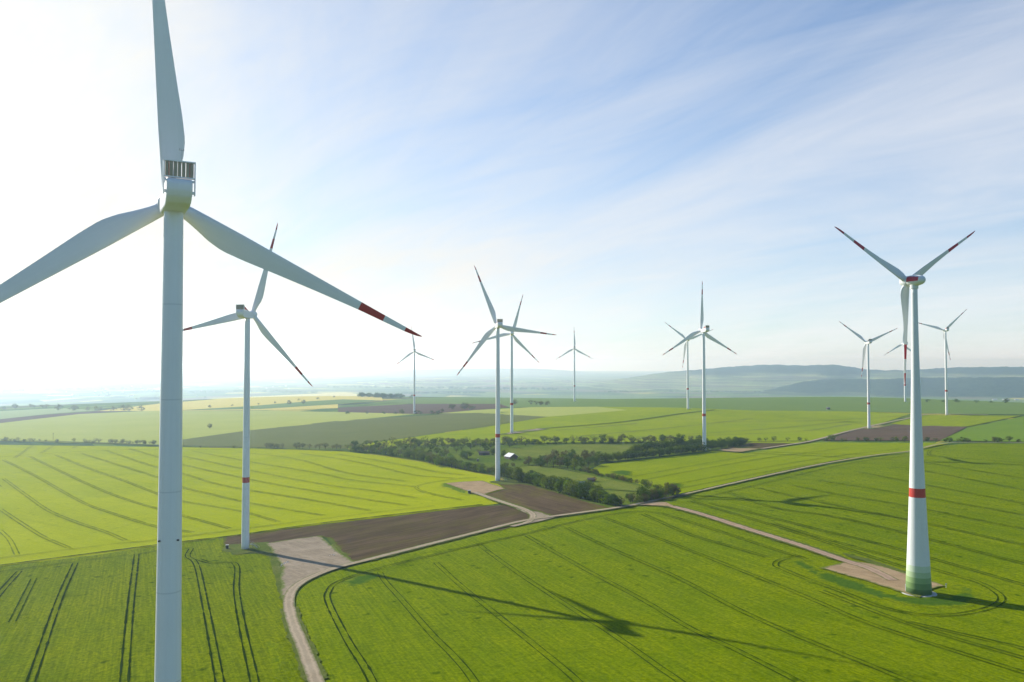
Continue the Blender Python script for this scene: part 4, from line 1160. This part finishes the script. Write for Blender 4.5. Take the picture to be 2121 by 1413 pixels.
# far bushes
for px, py, h, lb in [(833, 858, 11, 'tall narrow bush left of the small hazy turbine'), (936, 849, 13, 'round grey bush on the far edge of the brown strip'), (962, 849, 15, 'largest round grey bush at the end of the brown strip'),
                      (978, 850, 10, 'small grey bush right of the largest grey bush'), (1066, 839, 12, 'grey tree directly right of the red ringed rear tower'), (599, 838, 10, 'left of two lone trees on the far yellow field'), (629, 837, 11, 'right of two lone trees on the far yellow field'),
                      (408, 824, 16, 'left of two hazy trees right of the nearest tower'), (425, 825, 15, 'right of two hazy trees right of the nearest tower'), (917, 853, 6, 'little bush beside the far brown strip'), (2085, 834, 9, 'far bush under the wooded hill')]:
    x, y, _ = ground_at(px, py); plant(x, y, h, 'bush', 'leaf_grey', lb, None, 1.2, 'bush', 'bush')
row([(722, 858), (780, 858), (822, 858)], 26, (4, 7), ['far'], ['leaf_dark'], 'dark far bush in the short hedge left of the small hazy turbine', 'bushes left of the small hazy turbine', 4, 1.8, 'bush', 'bush')
row([(862, 858), (906, 858)], 18, (5, 7), ['far'], ['leaf_dark'], 'dark far bush in the short hedge right of the small hazy turbine', 'bushes right of the small hazy turbine', 3, 1.8, 'bush', 'bush')
row([(1090, 839), (1138, 840)], 20, (8, 12), ['far', 'bush'], ['leaf_grey'], 'grey bush in the far clump right of the rear tower', 'far clump right of the rear tower', 6, 1.3, 'bush', 'bush')
row([(1138, 819.5), (1322, 820.5)], 22, (4, 7), ['far'], ['leaf_dark'], 'tiny dark bush in the far hedge behind the lone crest turbine', 'bushes of the far crest hedge', 3, 2.0, 'bush', 'bush')
row([(1242, 825), (1410, 824.5), (1600, 819.5)], 34, (4, 8), ['far'], ['leaf_dark'], 'tiny dark bush scattered along the far crest', 'bushes scattered along the far crest', 8, 1.8, 'bush', 'bush', 0.25)
row([(1920, 833), (2080, 835)], 24, (4, 7), ['far'], ['leaf_dark'], 'dark bush in the far hedge below the right wooded hill', 'bushes of the hedge below the wooded hill', 3, 2.0, 'bush', 'bush')
row([(0, 849), (60, 844), (110, 847)], 40, (6, 11), ['far'], ['leaf_grey'], 'hazy bush in the left valley hedge', 'bushes of the left valley hedge', 8, 1.6, 'bush', 'bush')
row([(130, 850), (205, 851), (290, 852)], 24, (8, 14), ['far'], ['leaf_grey'], 'hazy tree in the valley belt left of the nearest tower', 'trees of the hazy valley belt', 8, 1.4)
row([(430, 845), (560, 836), (690, 824)], 60, (4, 7), ['far'], ['leaf_grey'], 'tiny hazy bush along the far yellow field', 'bushes along the far yellow field', 6, 1.4, 'bush', 'bush', .3)


def woodland(pts, n_, h, leaf, spread):
    w = world_line(pts, 20); V, Fc = [], []
    base = PROTO['far'][0][0]
    bv = np.empty(len(base.vertices) * 3); base.vertices.foreach_get('co', bv); bv = bv.reshape(-1, 3)
    fv = np.array([list(p.vertices) for p in base.polygons])
    o = 0
    for _ in range(n_):
        x, y = w[int(rng.integers(len(w)))] + rng.normal(0, spread, 2)
        s = rng.uniform(*h) / 8.0; a = rng.uniform(0, 6.28); ca, sa = math.cos(a), math.sin(a)
        q = bv * s * np.array([1.6, 1.6, 1]); q = np.stack([q[:, 0] * ca - q[:, 1] * sa, q[:, 0] * sa + q[:, 1] * ca, q[:, 2]], 1)
        q += np.array([x, y, float(terrain(np.array([x]), np.array([y]))[0])])
        V.append(q); Fc.append(fv + o); o += len(q)
    me = mesh_from(np.vstack(V), np.vstack(Fc).tolist(), 'far_woodland')
    tag(link('far_woodland', me, None, [M[leaf]]), 'distant belt of woodland in the hazy valley', 'woodland', None, 'stuff')


woodland([(298, 829), (345, 828)], 60, (14, 20), 'leaf_grey', 18)
woodland([(750, 822), (820, 825)], 60, (9, 14), 'leaf_dark', 14)
woodland([(380, 815), (520, 812), (640, 815)], 120, (10, 18), 'leaf_dark', 40)
woodland([(830, 816), (900, 815), (1000, 815)], 90, (8, 14), 'leaf_dark', 30)
woodland([(0, 812), (150, 808), (330, 806)], 120, (10, 18), 'leaf_grey', 80)
woodland([(700, 803), (850, 805), (1000, 806), (1150, 808)], 160, (12, 20), 'leaf_dark', 60)
woodland([(1250, 813), (1400, 812), (1560, 813), (1700, 813)], 140, (8, 14), 'leaf_dark', 30)

# ------------------------------------------------------------------ buildings and small things
def house(px, py, L, Wd, hw, hr, rz, wall, roof, label, name='house', group=None, cat='house', door=False):
    x, y, z = ground_at(px, py)
    o = tag(empty(name, (x, y, z + 0.02), R(rz)), label, cat, group)
    b = MB(); b.prism([(-Wd / 2, -0.5), (Wd / 2, -0.5), (Wd / 2, hw), (0, hw + hr - .05), (-Wd / 2, hw)], -L / 2, L / 2); b.build('wall', [M[wall]], o)
    b = MB()
    for s in (-1, 1):
        e = 0.5
        k = hr / (Wd / 2)
        prof = [(0, hw + hr), (s * (Wd / 2 + e), hw - e * k), (s * (Wd / 2 + e), hw - e * k + .18), (0, hw + hr + .18)]
        b.prism(prof, -L / 2 - .4, L / 2 + .4)
    b.build('roof', [M[roof]], o)
    if door:
        b = MB(); b.box((-1.3, -Wd / 2 - .06, 0), (1.3, -Wd / 2 + .02, 2.4)); b.build('door', [M['dark_box']], o)
        b = MB(); b.box((2.3, -Wd / 2 - .05, 1.0), (3.3, -Wd / 2 + .02, 1.9)); b.build('window', [M['dark_box']], o)
    return o


house(1059, 951, 8.4, 7.5, 2.4, 2.3, -58, 'wall_brown', 'roof_white', 'small barn with pale sheet roof and dark boarded walls right of the hedge corner turbine', 'barn', None, 'barn', True)
house(1003, 943, 9.0, 5.0, 2.0, 1.2, 4, 'wall_brown', 'roof_dark', 'low shed with dark roof left of the hedge corner turbine', 'shed', None, 'shed', True)
house(1206, 1008, 4.6, 4.2, 0.8, 2.3, 20, 'wall_brown', 'steel', 'low grey tent shaped hut in the small meadow', 'hut', None, 'hut')
house(1224, 999, 3.8, 3.0, 2.0, .7, -10, 'wall_brown', 'roof_dark', 'tiny brown hut beside the red leaved bush in the meadow', 'hut', None, 'hut')
x, y, _ = ground_at(1231, 998); plant(x, y, 3.6, 'bush', 'leaf_red', 'red leaved bush beside the tiny meadow hut', None, .9, 'bush', 'bush')
vill = [(rng.uniform(15, 330), rng.uniform(800, 822)) for _ in range(34)] + [(rng.uniform(400, 700), rng.uniform(800, 812)) for _ in range(10)] + [(rng.uniform(800, 1000), rng.uniform(798, 806)) for _ in range(8)]
for i, (px, py) in enumerate(vill):
    lb = 'tiny pale house in the hazy valley village left of the second tower' if px < 720 else 'tiny pale house in the far valley behind the small hazy turbine'
    house(px, py, rng.uniform(10, 16), rng.uniform(8, 10), 4, 3.5, rng.uniform(0, 180), 'wall_pale', ['roof_tile', 'roof_white', 'roof_tile'][i % 3], lb, 'house', 'houses of the hazy valley' if px < 720 else 'houses of the far valley')
house(125, 822.5, 150, 30, 8, 2, -6, 'wall_pale', 'roof_white', 'long white hall at the edge of the hazy valley village', 'hall', None, 'hall')
for px, py, L, lb in [(2060, 829, 26, 'left of three pale grey farm buildings under the right wooded hill'), (2083, 828.5, 34, 'middle of three pale grey farm buildings under the right wooded hill'), (2106, 829, 24, 'right of three pale grey farm buildings under the right wooded hill')]:
    house(px, py, L, 12, 4, 2.5, 5, 'steel', 'steel', lb, 'farm_building', None, 'building')


def cabinet(px, py, w, h, label, rz=10):
    x, y, z = ground_at(px, py)
    o = tag(empty('transformer_cabinet', (x, y, z + .02), R(rz)), label, 'cabinet')
    b = MB(); b.box((-w / 2 - .12, -w / 2 - .12, -.2), (w / 2 + .12, w / 2 + .12, .16)); b.build('plinth', [M['concrete']], o)
    b = MB(); b.box((-w / 2, -w / 2, .16), (w / 2, w / 2, h - .12)); b.bevel(.04, 1); b.build('housing', [M['dark_box']], o)
    b = MB(); b.box((-w / 2 - .1, -w / 2 - .1, h - .118), (w / 2 + .1, w / 2 + .1, h)); b.bevel(.03, 1); b.build('lid', [M['steel']], o)
    b = MB(); b.box((-w / 2 + .1, -w / 2 - .03, .3), (-.03, -w / 2 - .003, h - .25)); b.box((.03, -w / 2 - .03, .3), (w / 2 - .1, -w / 2 - .003, h - .25)); b.build('door', [M['dark_box']], o)


cabinet(470.5, 1138, 1.15, 2.0, 'small dark transformer cabinet left of the long shadow turbine')
cabinet(972, 1023.5, 1.6, 2.3, 'dark transformer cabinet at the edge of the reddish gravel pad')
cabinet(989.5, 957, 1.1, 2.4, 'small dark box standing in grass left of the hedge corner turbine')
cabinet(1715, 848.5, 4.0, 3.5, 'far little cabinet on the blue green field')
# utility pole
x, y, z = ground_at(110, 912)
po = tag(empty('utility_pole', (x, y, z), R(20)), 'thin utility pole rising from the left hedge row', 'utility pole')
MB().bar((0, 0, -.5), (0, 0, 8.5), .16, 0, 8, .11).build('pole', [M['bark']], po)
b = MB(); b.box((-1.0, -.07, 7.6), (1.0, .07, 7.8)); b.build('crossarm', [M['bark']], po)
for xx in (-.8, 0, .8): MB().bar((xx, 0, 7.8), (xx, 0, 8.15), .06, 0, 8).build('insulator', [M['steel']], po)
# marker post by the green footed tower
x, y, z = ground_at(1959.5, 1219)
po = tag(empty('marker_post', (x, y, z)), 'short pale marker post right of the green footed tower', 'post')
MB().bar((0, 0, -.3), (0, 0, 1.5), .08, 0, 8).build('post', [M['roof_white']], po); b = MB(); b.box((-.28, -.1, 1.1), (.28, -.085, 1.6)); b.build('plate', [M['roof_white']], po)
# pale rubble beside the pad
def rubble(px, py, n_, sx, sy, label):
    x, y, z = ground_at(px, py); bm = bmesh.new()
    for _ in range(n_):
        s = rng.uniform(.12, .42)
        r = bmesh.ops.create_icosphere(bm, subdivisions=1, radius=s)
        for v in r['verts']: v.co *= rng.uniform(.75, 1.2)
        bmesh.ops.translate(bm, verts=r['verts'], vec=(rng.normal(0, sx), rng.normal(0, sy), s * .4 + .05))
    me = bpy.data.meshes.new('rubble_heap'); bm.to_mesh(me); bm.free()
    o = link('rubble_heap', me, None, [M['concrete']]); o.location = (x, y, z + .1)
    tag(o, label, 'rubble', None, 'stuff')


rubble(588, 1171, 60, .5, 2.4, 'pale broken stones along the left edge of the gravel pad')
rubble(688, 1153, 26, 1.3, .9, 'few pale stones lying on the right half of the gravel pad')
# meadow fence
w = world_line([(1078, 968), (1124, 965), (1160, 972), (1200, 981)], 3.2)
fo = empty('fence', (w[0][0], w[0][1], 0)); tag(fo, 'low weathered paddock fence along the upper meadow edge', 'fence')
zz = terrain(w[:, 0], w[:, 1])
rl = MB()
for i, (x, y) in enumerate(w):
    MB().bar((x - w[0][0], y - w[0][1], zz[i] - .3), (x - w[0][0], y - w[0][1], zz[i] + 1.25), .09, 0, 6).build('post', [M['bark']], fo)
    if i:
        for hh in (.6, 1.1): rl.bar((w[i - 1][0] - w[0][0], w[i - 1][1] - w[0][1], zz[i - 1] + hh), (x - w[0][0], y - w[0][1], zz[i] + hh), .05, 0, 5)
rl.build('rail', [M['bark']], fo)

# ------------------------------------------------------------------ light, sky, air
SUN_AZ, SUN_EL = -48.3, 25.6
sd = Vector((math.sin(R(SUN_AZ)) * math.cos(R(SUN_EL)), math.cos(R(SUN_AZ)) * math.cos(R(SUN_EL)), math.sin(R(SUN_EL))))
sl = bpy.data.lights.new('sun', 'SUN'); sl.energy = 5.0; sl.angle = R(0.53); sl.color = (1.0, 0.95, 0.86)
so = bpy.data.objects.new('sun', sl); COL.objects.link(so)
so.rotation_euler = sd.to_track_quat('Z', 'Y').to_euler(); so.location = (-200, 200, 400)

world = bpy.data.worlds.new('World'); scene.world = world; world.use_nodes = True
wt = world.node_tree; wt.nodes.clear()


class WT(NT):
    def __init__(self): self.t = wt; self.out = wt.nodes.new('ShaderNodeOutputWorld')


t = WT()
sky = t.n('ShaderNodeTexSky', sky_type='NISHITA'); sky.sun_disc = False
sky.sun_elevation = R(SUN_EL); sky.sun_rotation = R(SUN_AZ); sky.altitude = 200; sky.air_density = 1.0; sky.dust_density = 0.4; sky.ozone_density = 3.0
tc = t.n('ShaderNodeTexCoord'); sx = t.n('ShaderNodeSeparateXYZ'); wt.links.new(tc.outputs['Generated'], sx.inputs[0])
den = t.math('ADD', t.math('MAXIMUM', sx.outputs[2], 0.0), 0.16)
ux, uy = t.math('DIVIDE', sx.outputs[0], den), t.math('DIVIDE', sx.outputs[1], den)
cb = t.n('ShaderNodeCombineXYZ'); wt.links.new(ux, cb.inputs[0]); wt.links.new(uy, cb.inputs[1])
def cmap(rz, sc, loc=(0, 0, 0)):
    r_ = t.n('ShaderNodeMapping'); r_.inputs['Rotation'].default_value = (0, 0, rz); wt.links.new(cb.outputs[0], r_.inputs[0])
    mp = t.n('ShaderNodeMapping'); mp.inputs['Scale'].default_value = sc; mp.inputs['Location'].default_value = loc
    wt.links.new(r_.outputs[0], mp.inputs[0]); return mp.outputs[0]
c1 = t.noise(cmap(R(-24), (1.0, 0.36, 1), (6.8, 5.9, 0)), 0.9, 7, 0.6, 0.9)
c2 = t.noise(cmap(R(-44), (2.2, 0.6, 1), (3.7, 8.8, 0)), 1.5, 7, 0.65, 1.2)
c3 = t.noise(cmap(R(-35), (0.5, 0.5, 1), (0.2, 1.4, 0)), 0.8, 3, 0.5, 0.3)
dens = t.math('ADD', t.math('MULTIPLY', c1, 0.5), t.math('ADD', t.math('MULTIPLY', c2, 0.25), t.math('MULTIPLY', c3, 0.25)))
# thin high cloud looks thicker where the line of sight is long (low in the sky)
low = t.ramp(sx.outputs[2], [(0.0, 1.0), (0.18, 0.55), (0.45, 0.0)])
cov = t.math('ADD', dens, t.math('MULTIPLY', low, 0.20))
dt = t.n('ShaderNodeVectorMath', operation='DOT_PRODUCT'); wt.links.new(tc.outputs['Generated'], dt.inputs[0]); dt.inputs[1].default_value = sd
cosg = t.math('MAXIMUM', dt.outputs['Value'], 0.0)
aur = t.math('POWER', cosg, 9.0); wide = t.math('POWER', cosg, 3.0)
cov = t.math('ADD', cov, t.math('MULTIPLY', wide, 0.16))
hi = t.ramp(sx.outputs[2], [(0.42, 1.0), (0.54, 0.0)])
fr = t.ramp(t.math('ADD', t.math('MULTIPLY', sx.outputs[1], 0.5), 0.5), [(0.62, 0.1), (0.86, 1.0)])
mask = t.math('MULTIPLY', t.ramp(cov, [(0.38, 0.10), (0.80, 0.95)]), t.math('MULTIPLY', hi, fr))
bright = t.math('ADD', t.math('ADD', t.math('ADD', 8.3, t.math('MULTIPLY', t.ramp(sx.outputs[2], [(0.0, 1.0), (0.12, 0.0)]), 1.3)), t.math('MULTIPLY', wide, 0.7)), t.math('MULTIPLY', aur, 0.8))
warm = t.mix(t.math('MULTIPLY', wide, 1.15, True), (0.95, 0.965, 1.0), (1.02, 0.93, 0.74))
cl = t.n('ShaderNodeVectorMath', operation='SCALE'); wt.links.new(warm, cl.inputs[0]); wt.links.new(bright, cl.inputs['Scale'])
blue = t.mix(1.0, sky.outputs[0], (1.02, 1.26, 1.42), 'MULTIPLY')
skyc = t.mix(mask, blue, cl.outputs[0])
bg = t.n('ShaderNodeBackground'); wt.links.new(skyc, bg.inputs[0]); bg.inputs[1].default_value = 0.075
wt.links.new(bg.outputs[0], t.out.inputs[0])

hz = bpy.data.materials.new('haze'); hz.use_nodes = True; ht = hz.node_tree; ht.nodes.clear()
ho = ht.nodes.new('ShaderNodeOutputMaterial'); pv = ht.nodes.new('ShaderNodeVolumePrincipled')
pv.inputs['Absorption Color'].default_value = (1, 1, 1, 1); pv.inputs['Color'].default_value = (0.57, 0.77, 1.0, 1); pv.inputs['Density'].default_value = 1.2e-4; pv.inputs['Anisotropy'].default_value = 0.6
ht.links.new(pv.outputs[0], ho.inputs['Volume'])
b = MB(); b.box((-26000, -26000, -142), (26000, 26000, 190))
tag(b.build('haze', [hz]), kind='stuff')

scene.view_settings.view_transform = 'Standard'; scene.view_settings.look = 'None'
scene.view_settings.gamma = 1.0; scene.view_settings.use_curve_mapping = False
scene.view_settings.exposure = 0.58
scene.cycles.use_denoising = True
scene.cycles.max_bounces = 6; scene.cycles.volume_bounces = 2; scene.cycles.transparent_max_bounces = 8
